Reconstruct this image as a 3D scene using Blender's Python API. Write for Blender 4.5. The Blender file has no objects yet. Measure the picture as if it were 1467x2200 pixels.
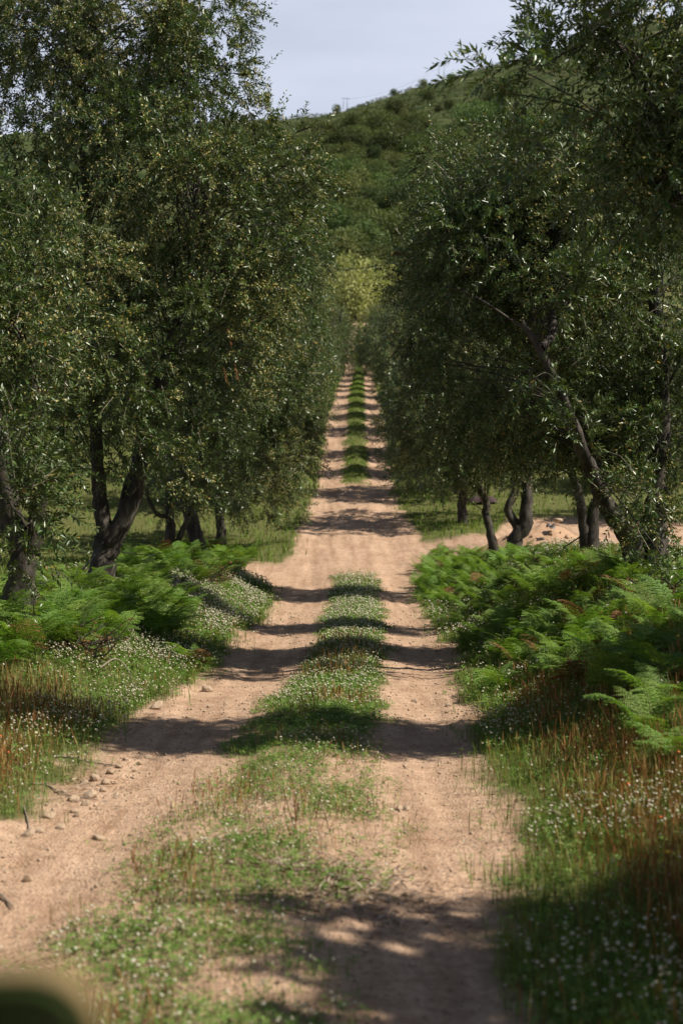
import bpy, math
import numpy as np
from mathutils import Vector

rng = np.random.default_rng(7)
sc = bpy.context.scene
COL = sc.collection
R = math.radians

# ------------------------------------------------------------------ camera, sky, sun, exposure
CAM_Z = 1.8
FPX = 50 / 36 * 2200            # focal length in photograph pixels
cam_d = bpy.data.cameras.new('camera')
cam = bpy.data.objects.new('camera', cam_d)
COL.objects.link(cam)
cam.location = (0, 0, CAM_Z)
cam.rotation_euler = (R(90), 0, 0)
cam_d.sensor_fit = 'VERTICAL'
cam_d.sensor_height = 36
cam_d.lens = 50
cam_d.clip_start = 0.05
cam_d.clip_end = 6000
cam_d.dof.use_dof = True
cam_d.dof.focus_distance = 15.5
cam_d.dof.aperture_fstop = 2.2
sc.camera = cam

SUN_EL, SUN_AZ = R(50), R(101)       # azimuth clockwise from +Y: the sun stands to the right of the track
w = bpy.data.worlds.new('World')
sc.world = w
w.use_nodes = True
nt = w.node_tree
bg = nt.nodes['Background']
sky = nt.nodes.new('ShaderNodeTexSky')
sky.sky_type = 'NISHITA'
sky.sun_disc = False
sky.sun_elevation = SUN_EL
sky.sun_rotation = SUN_AZ
sky.air_density = 1.0
sky.dust_density = 0.7
sky.ozone_density = 2.0
tc = nt.nodes.new('ShaderNodeTexCoord')
mp = nt.nodes.new('ShaderNodeMapping')
mp.inputs['Scale'].default_value = (1.2, 1.2, 5)
nz = nt.nodes.new('ShaderNodeTexNoise')
nz.inputs['Scale'].default_value = 2.2
nz.inputs['Detail'].default_value = 5
rp = nt.nodes.new('ShaderNodeValToRGB')
rp.color_ramp.elements[0].position = 0.3
rp.color_ramp.elements[0].color = (0.6, 0.6, 0.6, 1)
rp.color_ramp.elements[1].position = 0.75
rp.color_ramp.elements[1].color = (0.9, 0.9, 0.9, 1)
mx = nt.nodes.new('ShaderNodeMixRGB')
mx.inputs[2].default_value = (12.0, 12.8, 15.0, 1)      # thin high cloud veil over the whole sky
nt.links.new(tc.outputs['Generated'], mp.inputs['Vector'])
nt.links.new(mp.outputs['Vector'], nz.inputs['Vector'])
nt.links.new(nz.outputs['Fac'], rp.inputs['Fac'])
sx = nt.nodes.new('ShaderNodeSeparateXYZ')
mr0 = nt.nodes.new('ShaderNodeMapRange')             # the veil looks thicker towards the horizon, all round
for i_, v_ in ((1, 0.34), (2, 0.52), (3, 1.1), (4, 0.03)): mr0.inputs[i_].default_value = v_
ml = nt.nodes.new('ShaderNodeMath'); ml.operation = 'MULTIPLY'; ml.use_clamp = True
nt.links.new(tc.outputs['Generated'], sx.inputs[0]); nt.links.new(sx.outputs['Z'], mr0.inputs[0])
nt.links.new(mr0.outputs[0], ml.inputs[0]); nt.links.new(rp.outputs['Color'], ml.inputs[1])
nt.links.new(ml.outputs[0], mx.inputs[0])
nt.links.new(sky.outputs['Color'], mx.inputs[1])
nt.links.new(mx.outputs['Color'], bg.inputs['Color'])
bg.inputs['Strength'].default_value = 0.05

sl = bpy.data.lights.new('sun', 'SUN')
sl.energy = 5.0
sl.angle = R(0.55)
sl.color = (1.0, 0.93, 0.82)
so = bpy.data.objects.new('sun', sl)
COL.objects.link(so)
to_sun = Vector((math.sin(SUN_AZ) * math.cos(SUN_EL), math.cos(SUN_AZ) * math.cos(SUN_EL), math.sin(SUN_EL)))
so.rotation_euler = to_sun.to_track_quat('Z', 'Y').to_euler()
so.location = to_sun * 60

sc.view_settings.view_transform = 'Standard'
sc.view_settings.look = 'None'
sc.view_settings.gamma = 1
sc.view_settings.use_curve_mapping = False
sc.view_settings.exposure = 0.47
sc.cycles.use_denoising = True
sc.cycles.max_bounces = 5
sc.cycles.diffuse_bounces = 1
sc.cycles.glossy_bounces = 2
sc.cycles.transmission_bounces = 3
sc.cycles.sample_clamp_indirect = 4

# ------------------------------------------------------------------ helpers
def smooth(a, b, x):
    t = np.clip((np.asarray(x, float) - a) / (b - a), 0, 1)
    return t * t * (3 - 2 * t)

def vnoise(x, y, seed=0):
    x = np.asarray(x, float); y = np.asarray(y, float)
    xi = np.floor(x).astype(np.int64); yi = np.floor(y).astype(np.int64)
    fx = x - xi; fy = y - yi
    fx = fx * fx * (3 - 2 * fx); fy = fy * fy * (3 - 2 * fy)
    def h(i, j):
        n = (i * 374761393 + j * 668265263 + seed * 974634777) & 0xFFFFFFFF
        n = ((n ^ (n >> 13)) * 1274126177) & 0xFFFFFFFF
        n = (n ^ (n >> 16)) & 0xFFFFFF
        return n / float(0xFFFFFF)
    a = h(xi, yi); b = h(xi + 1, yi); c = h(xi, yi + 1); d = h(xi + 1, yi + 1)
    return (a * (1 - fx) + b * fx) * (1 - fy) + (c * (1 - fx) + d * fx) * fy

def fbm(x, y, seed=0, o=4):
    s = 0; a = 0.5
    for k in range(o):
        s = s + a * (vnoise(x * 2 ** k, y * 2 ** k, seed + k) - 0.5)
        a *= 0.5
    return s * 2          # about -1 .. 1

def curve(xs, ys):
    xs = np.array(xs, float); ys = np.array(ys, float)
    h = np.diff(xs); d = np.diff(ys) / h
    m = np.zeros_like(xs)
    m[0] = d[0]; m[-1] = d[-1]
    for i in range(1, len(xs) - 1):
        m[i] = 0 if d[i - 1] * d[i] <= 0 else 3 * (h[i - 1] + h[i]) / ((2 * h[i] + h[i - 1]) / d[i - 1] + (h[i] + 2 * h[i - 1]) / d[i])
    def f(x):
        x = np.clip(np.asarray(x, float), xs[0], xs[-1])
        i = np.clip(np.searchsorted(xs, x, side='right') - 1, 0, len(xs) - 2)
        t = (x - xs[i]) / h[i]
        return (ys[i] * (1 + 2 * t) * (1 - t) ** 2 + m[i] * h[i] * t * (1 - t) ** 2 + ys[i + 1] * t * t * (3 - 2 * t) + m[i + 1] * h[i] * t * t * (t - 1))
    return f

def new_mesh(name, V, Fs, mats, mis=None, smooth_shade=False):
    """Fs: list of face arrays, mis: material index for each array"""
    me = bpy.data.meshes.new(name)
    V = np.asarray(V, np.float32)
    Fs = [np.asarray(f, np.int32) for f in Fs]
    keep = [i for i, f in enumerate(Fs) if len(f)]
    mis = [0] * len(Fs) if mis is None else mis
    Fs2 = [Fs[i] for i in keep]
    tot = np.concatenate([np.full(len(f), f.shape[1], np.int32) for f in Fs2])
    idx = np.concatenate([f.ravel() for f in Fs2])
    mi = np.concatenate([np.full(len(Fs[i]), mis[i], np.int32) for i in keep])
    me.vertices.add(len(V)); me.vertices.foreach_set('co', V.ravel())
    me.loops.add(len(idx)); me.loops.foreach_set('vertex_index', idx)
    me.polygons.add(len(tot))
    me.polygons.foreach_set('loop_start', np.concatenate([[0], np.cumsum(tot)[:-1]]).astype(np.int32))
    me.polygons.foreach_set('loop_total', tot)
    me.polygons.foreach_set('material_index', mi)
    if smooth_shade:
        me.polygons.foreach_set('use_smooth', np.ones(len(tot), bool))
    for m in mats:
        me.materials.append(m)
    me.update(calc_edges=True)
    return me

def link(name, data, parent=None, loc=(0, 0, 0), rot=(0, 0, 0), scale=1.0):
    o = bpy.data.objects.new(name, data)
    COL.objects.link(o)
    o.parent = parent
    o.location = loc
    o.rotation_euler = rot
    o.scale = (scale,) * 3 if not hasattr(scale, '__len__') else scale
    return o

def tag(o, label=None, cat=None, group=None, kind=None):
    for k, v in (('label', label), ('category', cat), ('group', group), ('kind', kind)):
        if v:
            o[k] = v
    return o

class MB:
    """collects vertices and faces for one mesh"""
    def __init__(s):
        s.v = []; s.n = 0; s.f = {}
    def add(s, V, F, mi=0):
        V = np.asarray(V, float); F = np.asarray(F, np.int64)
        if len(V) == 0: return
        s.v.append(V)
        s.f.setdefault((F.shape[1], mi), []).append(F + s.n)
        s.n += len(V)
    def mesh(s, name, mats, smooth_shade=False):
        ks = list(s.f)
        return new_mesh(name, np.concatenate(s.v), [np.concatenate(s.f[k]) for k in ks], mats, [k[1] for k in ks], smooth_shade)

def norm(a):
    return a / np.maximum(np.linalg.norm(a, axis=-1, keepdims=True), 1e-9)

def tube(P, rad, sides=6, wob=0.0, seed=0):
    P = np.asarray(P, float); n = len(P)
    rad = np.broadcast_to(np.asarray(rad, float), (n,))
    T = norm(np.gradient(P, axis=0))
    up = np.array([0.3, 0.9, 0.1]) if abs(T[0][2]) > .8 else np.array([0, 0, 1.0])
    V = []
    a = norm(np.cross(T[0], up))
    ang = np.linspace(0, 2 * np.pi, sides, endpoint=False)
    rr = np.random.default_rng(seed)
    for i in range(n):
        a = norm(a - T[i] * (a @ T[i])); b = np.cross(T[i], a)
        k = rad[i] * (1 + wob * (rr.random(sides) - .5))
        V.append(P[i] + np.outer(np.cos(ang) * k, a) + np.outer(np.sin(ang) * k, b))
    V = np.concatenate(V)
    i, j = np.meshgrid(np.arange(n - 1), np.arange(sides), indexing='ij')
    j2 = (j + 1) % sides
    F = np.stack([i * sides + j, i * sides + j2, (i + 1) * sides + j2, (i + 1) * sides + j], -1).reshape(-1, 4)
    return V, F

def resample(P, k):
    """Catmull-Rom through the control points"""
    P = np.asarray(P, float)
    Q = np.concatenate([[2 * P[0] - P[1]], P, [2 * P[-1] - P[-2]]])
    out = []
    for i in range(1, len(Q) - 2):
        t = np.linspace(0, 1, k, endpoint=False)[:, None]
        p0, p1, p2, p3 = Q[i - 1], Q[i], Q[i + 1], Q[i + 2]
        out.append(.5 * (2 * p1 + (p2 - p0) * t + (2 * p0 - 5 * p1 + 4 * p2 - p3) * t * t + (3 * p1 - p0 - 3 * p2 + p3) * t ** 3))
    out.append(P[-1:])
    return np.concatenate(out)

def rand_unit(n):
    return norm(rng.normal(size=(n, 3)))

# ------------------------------------------------------------------ lie of the land
zt = curve([-80, 0, 20, 27, 32, 36, 40, 44, 50, 58, 70, 90, 110, 150, 200, 230, 260, 330, 450, 650, 900, 1300, 1500, 1800],
           [0, 0, 0, .02, .25, .62, 1.1, 1.66, 2.6, 3.7, 6.1, 9.2, 11.8, 18.5, 29, 38, 46.7, 66, 104, 168, 243, 347, 352, 335])
xc = curve([-80, 5, 8, 10, 13.75, 18, 27, 36, 58, 90, 110, 200, 230], [-.4, -.4, -.38, -.33, -.1, .12, .27, .35, .6, .95, 1.3, 2.6, 3])
hl = curve([-80, 0, 8, 14, 20, 27, 31, 34, 38, 44, 60, 230], [.3, .3, .5, .65, .72, .8, .45, .05, -.1, .1, .15, .1])
hr = curve([-80, 0, 8, 12, 17, 21, 27, 31, 35, 40, 44, 60, 230], [.25, .25, .5, .8, 1.0, 1.15, 1.0, .7, .45, .2, .05, .15, .1])

def edge_l(Y):
    return 1.62 - .16 * smooth(10.8, 9.6, Y) + .6 * smooth(8.5, 7.9, Y) + .9 * smooth(36, 33.5, Y) * smooth(29, 33, Y) - .2 * smooth(40, 50, Y)
def edge_r(Y):
    return 1.36 - .22 * smooth(8, 5, Y) + .5 * smooth(30, 34, Y) * smooth(46, 40, Y) 

def edge_noise(X, Y):
    return fbm(X * 1.3, Y * 1.3, 3) * .28 + fbm(X * 5, Y * 5, 9) * .16

def mid_mask(X, Y):
    """1 where the plants of the middle strip grow"""
    u = X - xc(Y); n = edge_noise(X, Y)
    mid = .46 + .16 * smooth(12, 9, Y) - np.abs(u + .06 * smooth(12, 9, Y) + .2 * smooth(6.9, 6.0, Y)) + n
    gap = np.maximum(smooth(.04, .34, fbm(X * 2.4 + 7, Y * 1.9, 21)) * smooth(11.5, 10, Y), .9 * np.exp(-((Y - 6.22 + .3 * u) / .2) ** 2))
    soft = .12 + .3 * smooth(12, 9, Y)
    return smooth(-.05 - soft * .4, soft, mid) * (1 - .8 * gap) * np.clip(smooth(34, 32, Y) + smooth(50.5, 52.5, Y), 0, 1)

def lateral(X, Y):
    u = X - xc(Y)
    return np.minimum(edge_r(Y) - u, u + edge_l(Y)) + edge_noise(X, Y)

def crossing(X, Y):
    n = edge_noise(X, Y)
    cr = smooth(32.6, 33.2, Y + n) * smooth(35.6, 34.8, Y + n) * (X < 0) + smooth(31.6, 32.3, Y + n) * smooth(39.2, 38.2, Y + n - 4.5 * smooth(4.0, 5.2, X)) * (X >= 0)
    return cr * smooth(60, 40, np.abs(X))

def dirt_mask(X, Y):
    """1 on bare earth, 0 under plants"""
    d = smooth(-.12, .12, lateral(X, Y)) * (1 - mid_mask(X, Y) * (1 - .75 * smooth(13, 10, Y)))
    return np.maximum(d, crossing(X, Y))

def verge(X, Y):
    """how likely a verge plant is: full beyond the edge, straggling a little way into the track"""
    l = lateral(X, Y)
    v = np.maximum(smooth(.1, -.12, l), .35 * smooth(.42, .0, l) * smooth(.05, .3, fbm(X * 3, Y * 3, 12)))
    return v * (1 - crossing(X, Y))

def terrain(X, Y):
    X = np.asarray(X, float); Y = np.asarray(Y, float)
    u = X - xc(Y)
    z = zt(Y)
    near = smooth(260, 150, Y)
    bl = smooth(1.55, 3.5, -u) * hl(Y)
    br = smooth(1.4, 3.4, u) * hr(Y)
    z = z + (bl + br) * near
    hump = .05 + .09 * smooth(50, 56, Y)
    z = z + near * hump * np.exp(-(u / .42) ** 2) * np.clip(smooth(35, 31, Y) + smooth(50, 54, Y), 0, 1)
    z = z - near * .04 * (np.exp(-((u - .95) / .35) ** 2) + np.exp(-((u + 1.05) / .38) ** 2))
    off = smooth(1.2, 2.5, np.abs(u))
    z = z + near * (fbm(X * .7, Y * .7, 31) * .10 * off + fbm(X * 2.5, Y * 2.5, 40) * (.018 + .03 * off)
                    + fbm(X * 9, Y * 9, 45, 2) * .014 * smooth(45, 25, Y) + fbm(X * 8, Y * .6, 47, 3) * .022 * (1 - off) * smooth(45, 25, Y))
    z = z + near * .06 * np.exp(-((u + 1.85) / .2) ** 2) * smooth(13, 10, Y)             # little eroded lip on the left
    wh = smooth(300, 900, Y)
    s = np.where(X > -15, .29 * np.minimum(X + 15, 420), .06 * (X + 15))
    z = z + wh * s
    z = z + smooth(200, 300, Y) * (fbm(X * .02, Y * .02, 60) * 6 + fbm(X * .08, Y * .08, 66) * 1.6)
    return z

def at(px, py, D):
    """point at depth D (metres along the view) behind a photograph pixel"""
    return np.array([(px - 733.5) / FPX * D, D, CAM_Z - (py - 1100) / FPX * D])

def on_ground(px, py):
    """where the line of sight through a photograph pixel meets the ground"""
    px = np.atleast_1d(np.asarray(px, float)); py = np.atleast_1d(np.asarray(py, float))
    Ds = 4 * 1.012 ** np.arange(0, 270)
    X = (px[:, None] - 733.5) / FPX * Ds; Y = np.broadcast_to(Ds, X.shape)
    below = (CAM_Z - (py[:, None] - 1100) / FPX * Ds) <= terrain(X, Y)
    k = np.argmax(below, 1)
    return X[np.arange(len(k)), k], Ds[k]

# ------------------------------------------------------------------ materials
def mat(name):
    m = bpy.data.materials.new(name); m.use_nodes = True
    n = m.node_tree.nodes; l = m.node_tree.links
    b = n['Principled BSDF']
    return m, n, l, b

def node(n, t, **kw):
    o = n.new(t)
    for k, v in kw.items():
        if k.startswith('i_'):
            o.inputs[k[2:].replace('_', ' ')].default_value = v
        else:
            setattr(o, k, v)
    return o

def ramp(n, stops):
    r = n.new('ShaderNodeValToRGB')
    e = r.color_ramp.elements
    while len(e) < len(stops): e.new(0.5)
    for q, (p, c) in zip(e, stops):
        q.position = p; q.color = (*c, 1) if len(c) == 3 else c
    return r

def leafy(name, stops, rough=.55, spec=.35, trans=.3, tint=(1.3, 1.35, .5), under=None, vary_obj=0.0, clump=None):
    m, n, l, b = mat(name)
    g = n.new('ShaderNodeNewGeometry')
    r = ramp(n, stops)
    l.new(g.outputs['Random Per Island'], r.inputs['Fac'])
    c = r.outputs['Color']
    if clump:                        # some sprays of the crown are more yellow than others
        tco = n.new('ShaderNodeTexCoord')
        cn = node(n, 'ShaderNodeTexNoise', i_Scale=1.3, i_Detail=3)
        l.new(tco.outputs['Object'], cn.inputs['Vector'])
        cr_ = ramp(n, [(.42, (0, 0, 0)), (.70, (.42, .42, .42))])
        l.new(cn.outputs['Fac'], cr_.inputs['Fac'])
        cm = n.new('ShaderNodeMixRGB'); cm.inputs[2].default_value = (*clump, 1)
        l.new(cr_.outputs[0], cm.inputs[0]); l.new(c, cm.inputs[1]); c = cm.outputs[0]
    if vary_obj:
        oi = n.new('ShaderNodeObjectInfo')
        h = n.new('ShaderNodeHueSaturation')
        mr = node(n, 'ShaderNodeMapRange'); mr.inputs[3].default_value = 1 - vary_obj; mr.inputs[4].default_value = 1 + vary_obj
        l.new(oi.outputs['Random'], mr.inputs[0]); l.new(mr.outputs[0], h.inputs['Value'])
        mh = node(n, 'ShaderNodeMapRange'); mh.inputs[3].default_value = .5 - vary_obj * .12; mh.inputs[4].default_value = .5 + vary_obj * .015
        mm = n.new('ShaderNodeMath'); mm.operation = 'FRACT'
        mk = n.new('ShaderNodeMath'); mk.operation = 'MULTIPLY'; mk.inputs[1].default_value = 7.31
        l.new(oi.outputs['Random'], mk.inputs[0]); l.new(mk.outputs[0], mm.inputs[0]); l.new(mm.outputs[0], mh.inputs[0])
        l.new(mh.outputs[0], h.inputs['Hue'])
        l.new(c, h.inputs['Color']); c = h.outputs['Color']
    if under is not None:
        mu = n.new('ShaderNodeMixRGB'); mu.inputs[2].default_value = (*under, 1)
        l.new(g.outputs['Backfacing'], mu.inputs[0]); l.new(c, mu.inputs[1]); c2 = mu.outputs[0]
    else:
        c2 = c
    l.new(c2, b.inputs['Base Color'])
    b.inputs['Roughness'].default_value = rough
    b.inputs['Specular IOR Level'].default_value = spec
    tr = n.new('ShaderNodeBsdfTranslucent')
    mt = n.new('ShaderNodeMixRGB'); mt.blend_type = 'MULTIPLY'; mt.inputs[0].default_value = 1; mt.inputs[2].default_value = (*tint, 1)
    l.new(c, mt.inputs[1]); l.new(mt.outputs[0], tr.inputs['Color'])
    ms = n.new('ShaderNodeMixShader'); ms.inputs[0].default_value = trans
    l.new(b.outputs[0], ms.inputs[1]); l.new(tr.outputs[0], ms.inputs[2])
    l.new(ms.outputs[0], n['Material Output'].inputs['Surface'])
    return m

def plain(name, stops, scale=8, rough=.85, bump=.4, dist=.01, detail=6, spec=.25, vec=None):
    m, n, l, b = mat(name)
    t = n.new('ShaderNodeTexCoord')
    z = node(n, 'ShaderNodeTexNoise', i_Scale=scale, i_Detail=detail, i_Roughness=.65)
    if vec:
        mp_ = n.new('ShaderNodeMapping'); mp_.inputs['Scale'].default_value = vec
        l.new(t.outputs['Object'], mp_.inputs['Vector']); l.new(mp_.outputs[0], z.inputs['Vector'])
    else:
        l.new(t.outputs['Object'], z.inputs['Vector'])
    r = ramp(n, stops)
    l.new(z.outputs['Fac'], r.inputs['Fac']); l.new(r.outputs['Color'], b.inputs['Base Color'])
    b.inputs['Roughness'].default_value = rough
    b.inputs['Specular IOR Level'].default_value = spec
    if bump:
        bu = n.new('ShaderNodeBump'); bu.inputs['Strength'].default_value = bump; bu.inputs['Distance'].default_value = dist
        l.new(z.outputs['Fac'], bu.inputs['Height']); l.new(bu.outputs[0], b.inputs['Normal'])
    return m

M = {}
M['olive'] = leafy('olive_leaf', [(0, (.018, .047, .010)), (.45, (.042, .090, .018)), (.8, (.098, .150, .036)), (.99, (.19, .22, .09)), (1, (.55, .30, .04))],
                   rough=.36, spec=.42, trans=.12, tint=(1.6, 1.6, .4), under=(.095, .135, .055), clump=(.12, .115, .028))
M['bloom'] = leafy('olive_bloom', [(0, (.36, .29, .09)), (.6, (.50, .43, .17)), (1, (.60, .55, .30))], rough=.8, spec=.1, trans=.25, tint=(1, 1, .7))
M['bark'] = plain('olive_bark', [(.2, (.014, .011, .009)), (.45, (.045, .037, .029)), (.66, (.11, .095, .077)), (.85, (.20, .18, .13))], scale=9, bump=.9, dist=.03, vec=(1, 1, .35))
M['twig'] = plain('pale_twig', [(.2, (.17, .135, .10)), (.8, (.30, .25, .20))], scale=20, bump=0)
M['dead'] = leafy('dead_leaf', [(0, (.12, .05, .02)), (.6, (.20, .09, .04)), (1, (.28, .16, .08))], rough=.8, spec=.15, trans=.15, tint=(1, .8, .5))
M['fern'] = leafy('bracken_leaf', [(0, (.080, .175, .028)), (.5, (.130, .240, .045)), (1, (.20, .31, .08))], rough=.6, spec=.15, trans=.36, tint=(1.25, 1.35, .45), vary_obj=.22)
M['fernstem'] = plain('bracken_stem', [(.3, (.12, .17, .04)), (.8, (.2, .22, .07))], scale=9, bump=0)
M['grass'] = leafy('grass_blade', [(0, (.075, .145, .022)), (.45, (.12, .20, .035)), (.8, (.20, .24, .06)), (1, (.34, .28, .11))], rough=.6, spec=.12, trans=.3, tint=(1.2, 1.25, .5))
M['meadow'] = leafy('meadow_grass', [(0, (.10, .19, .025)), (.6, (.16, .25, .04)), (1, (.27, .29, .08))], rough=.6, spec=.12, trans=.3, tint=(1.2, 1.25, .5))
M['clover'] = leafy('clover_leaf', [(0, (.085, .17, .030)), (.5, (.14, .24, .050)), (1, (.24, .31, .09))], rough=.55, spec=.12, trans=.28, tint=(1.2, 1.3, .5))
M['cflower'] = leafy('clover_flower', [(0, (.22, .18, .10)), (.3, (.40, .36, .24)), (.65, (.60, .57, .42)), (.95, (.74, .71, .56)), (1, (.50, .34, .26))], rough=.8, spec=.1, trans=.15, tint=(1, 1, .9))
M['stalk'] = leafy('dry_stalk', [(0, (.14, .060, .022)), (.4, (.26, .115, .040)), (.7, (.36, .19, .070)), (.85, (.28, .25, .08)), (1, (.44, .36, .16))], rough=.75, spec=.15, trans=.2, tint=(1.1, .9, .5))
M['orange'] = leafy('orange_petal', [(0, (.75, .14, .04)), (1, (.8, .25, .07))], rough=.6, trans=.2, tint=(1, .8, .6))
M['yellow'] = leafy('yellow_petal', [(0, (.85, .55, .02)), (1, (.85, .65, .08))], rough=.6, trans=.2, tint=(1, .9, .4))
M['litter'] = leafy('leaf_litter', [(0, (.16, .10, .06)), (.5, (.30, .22, .16)), (1, (.46, .37, .29))], rough=.85, spec=.1, trans=.1, tint=(1, .9, .7))
M['stone'] = plain('stone', [(.25, (.26, .18, .12)), (.6, (.44, .33, .23)), (.9, (.58, .48, .37))], scale=14, bump=.4, dist=.01)
M['clod'] = plain('earth_clod', [(.25, (.30, .18, .10)), (.7, (.47, .31, .20))], scale=16, bump=.5, dist=.01)
M['hose'] = plain('black_hose', [(.3, (.018, .018, .018)), (.8, (.04, .038, .036))], scale=30, rough=.5, bump=0)
M['steel'] = plain('grey_steel', [(.3, (.16, .18, .2)), (.8, (.24, .26, .28))], scale=2, rough=.6, bump=0)

def ground_material():
    m, n, l, b = mat('earth_and_soil')
    t = n.new('ShaderNodeTexCoord')
    at_ = n.new('ShaderNodeAttribute'); at_.attribute_name = 'dirt'
    n1 = node(n, 'ShaderNodeTexNoise', i_Scale=1.1, i_Detail=6, i_Roughness=.6)
    n2 = node(n, 'ShaderNodeTexNoise', i_Scale=26, i_Detail=5, i_Roughness=.75)
    n3 = node(n, 'ShaderNodeTexVoronoi', i_Scale=60)
    n4 = node(n, 'ShaderNodeTexNoise', i_Scale=7, i_Detail=6, i_Roughness=.7)
    for q in (n1, n2, n3, n4): l.new(t.outputs['Object'], q.inputs['Vector'])
    r1 = ramp(n, [(.3, (.45, .300, .200)), (.7, (.56, .390, .272))])
    l.new(n1.outputs['Fac'], r1.inputs['Fac'])
    r2 = ramp(n, [(.30, (.30, .26, .22)), (.46, (.9, .9, .9)), (.72, (1.28, 1.25, 1.22))])
    l.new(n2.outputs['Fac'], r2.inputs['Fac'])
    mu = n.new('ShaderNodeMixRGB'); mu.blend_type = 'MULTIPLY'; mu.inputs[0].default_value = .75
    l.new(r1.outputs[0], mu.inputs[1]); l.new(r2.outputs[0], mu.inputs[2])
    r4 = ramp(n, [(.36, (.72, .68, .64)), (.55, (1.0, 1.0, 1.0)), (.8, (1.08, 1.06, 1.04))])
    l.new(n4.outputs['Fac'], r4.inputs['Fac'])
    mu2 = n.new('ShaderNodeMixRGB'); mu2.blend_type = 'MULTIPLY'; mu2.inputs[0].default_value = .8
    l.new(mu.outputs[0], mu2.inputs[1]); l.new(r4.outputs[0], mu2.inputs[2])
    mps = n.new('ShaderNodeMapping'); mps.inputs['Scale'].default_value = (5.5, .45, 1)
    n5 = node(n, 'ShaderNodeTexNoise', i_Scale=1, i_Detail=4, i_Roughness=.6)
    l.new(t.outputs['Object'], mps.inputs[0]); l.new(mps.outputs[0], n5.inputs['Vector'])
    r5 = ramp(n, [(.35, (.74, .70, .66)), (.52, (1, 1, 1)), (.68, (1.14, 1.13, 1.12))])
    l.new(n5.outputs['Fac'], r5.inputs['Fac'])
    mu3 = n.new('ShaderNodeMixRGB'); mu3.blend_type = 'MULTIPLY'; mu3.inputs[0].default_value = .8
    l.new(mu2.outputs[0], mu3.inputs[1]); l.new(r5.outputs[0], mu3.inputs[2]); mu2 = mu3
    rs = ramp(n, [(.3, (.075, .085, .026)), (.55, (.125, .130, .045)), (.8, (.21, .165, .08))])
    l.new(n4.outputs['Fac'], rs.inputs['Fac'])
    mf = n.new('ShaderNodeMixRGB')
    l.new(at_.outputs['Fac'], mf.inputs[0]); l.new(rs.outputs[0], mf.inputs[1]); l.new(mu2.outputs[0], mf.inputs[2])
    l.new(mf.outputs[0], b.inputs['Base Color'])
    b.inputs['Roughness'].default_value = .95
    b.inputs['Specular IOR Level'].default_value = .1
    ad = n.new('ShaderNodeMath'); ad.operation = 'MULTIPLY_ADD'; ad.inputs[1].default_value = .6
    l.new(n3.outputs['Distance'], ad.inputs[0]); l.new(n2.outputs['Fac'], ad.inputs[2])
    ad2 = n.new('ShaderNodeMath'); ad2.operation = 'MULTIPLY_ADD'; ad2.inputs[1].default_value = 1.6
    l.new(n4.outputs['Fac'], ad2.inputs[0]); l.new(ad.outputs[0], ad2.inputs[2])
    bu = n.new('ShaderNodeBump'); bu.inputs['Strength'].default_value = .8; bu.inputs['Distance'].default_value = .022
    l.new(ad2.outputs[0], bu.inputs['Height']); l.new(bu.outputs[0], b.inputs['Normal'])
    return m
M['ground'] = ground_material()

def hill_material():
    m, n, l, b = mat('hill_scrub')
    t = n.new('ShaderNodeTexCoord')
    mp_ = n.new('ShaderNodeMapping'); mp_.inputs['Scale'].default_value = (.035, .035, .22)
    n1 = node(n, 'ShaderNodeTexNoise', i_Scale=1, i_Detail=7, i_Roughness=.7)
    n2 = node(n, 'ShaderNodeTexNoise', i_Scale=.3, i_Detail=6, i_Roughness=.7)
    l.new(t.outputs['Object'], mp_.inputs[0]); l.new(mp_.outputs[0], n1.inputs['Vector']); l.new(t.outputs['Object'], n2.inputs['Vector'])
    r = ramp(n, [(.36, (.022, .036, .013)), (.47, (.052, .074, .026)), (.56, (.092, .105, .042)), (.70, (.17, .150, .078))])
    l.new(n1.outputs['Fac'], r.inputs['Fac'])
    r2 = ramp(n, [(.35, (.5, .52, .5)), (.65, (1.1, 1.1, 1.05))])
    l.new(n2.outputs['Fac'], r2.inputs['Fac'])
    mu = n.new('ShaderNodeMixRGB'); mu.blend_type = 'MULTIPLY'; mu.inputs[0].default_value = .8
    l.new(r.outputs[0], mu.inputs[1]); l.new(r2.outputs[0], mu.inputs[2])
    l.new(mu.outputs[0], b.inputs['Base Color'])
    b.inputs['Roughness'].default_value = 1
    b.inputs['Specular IOR Level'].default_value = .05
    bu = n.new('ShaderNodeBump'); bu.inputs['Strength'].default_value = .9; bu.inputs['Distance'].default_value = 1.2
    l.new(n2.outputs['Fac'], bu.inputs['Height']); l.new(bu.outputs[0], b.inputs['Normal'])
    return m
M['hill'] = hill_material()

# ------------------------------------------------------------------ ground, track, hill
def grid_faces(ny, nx):
    i, j = np.meshgrid(np.arange(ny - 1), np.arange(nx - 1), indexing='ij')
    return np.stack([i * nx + j, i * nx + j + 1, (i + 1) * nx + j + 1, (i + 1) * nx + j], -1).reshape(-1, 4)

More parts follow.
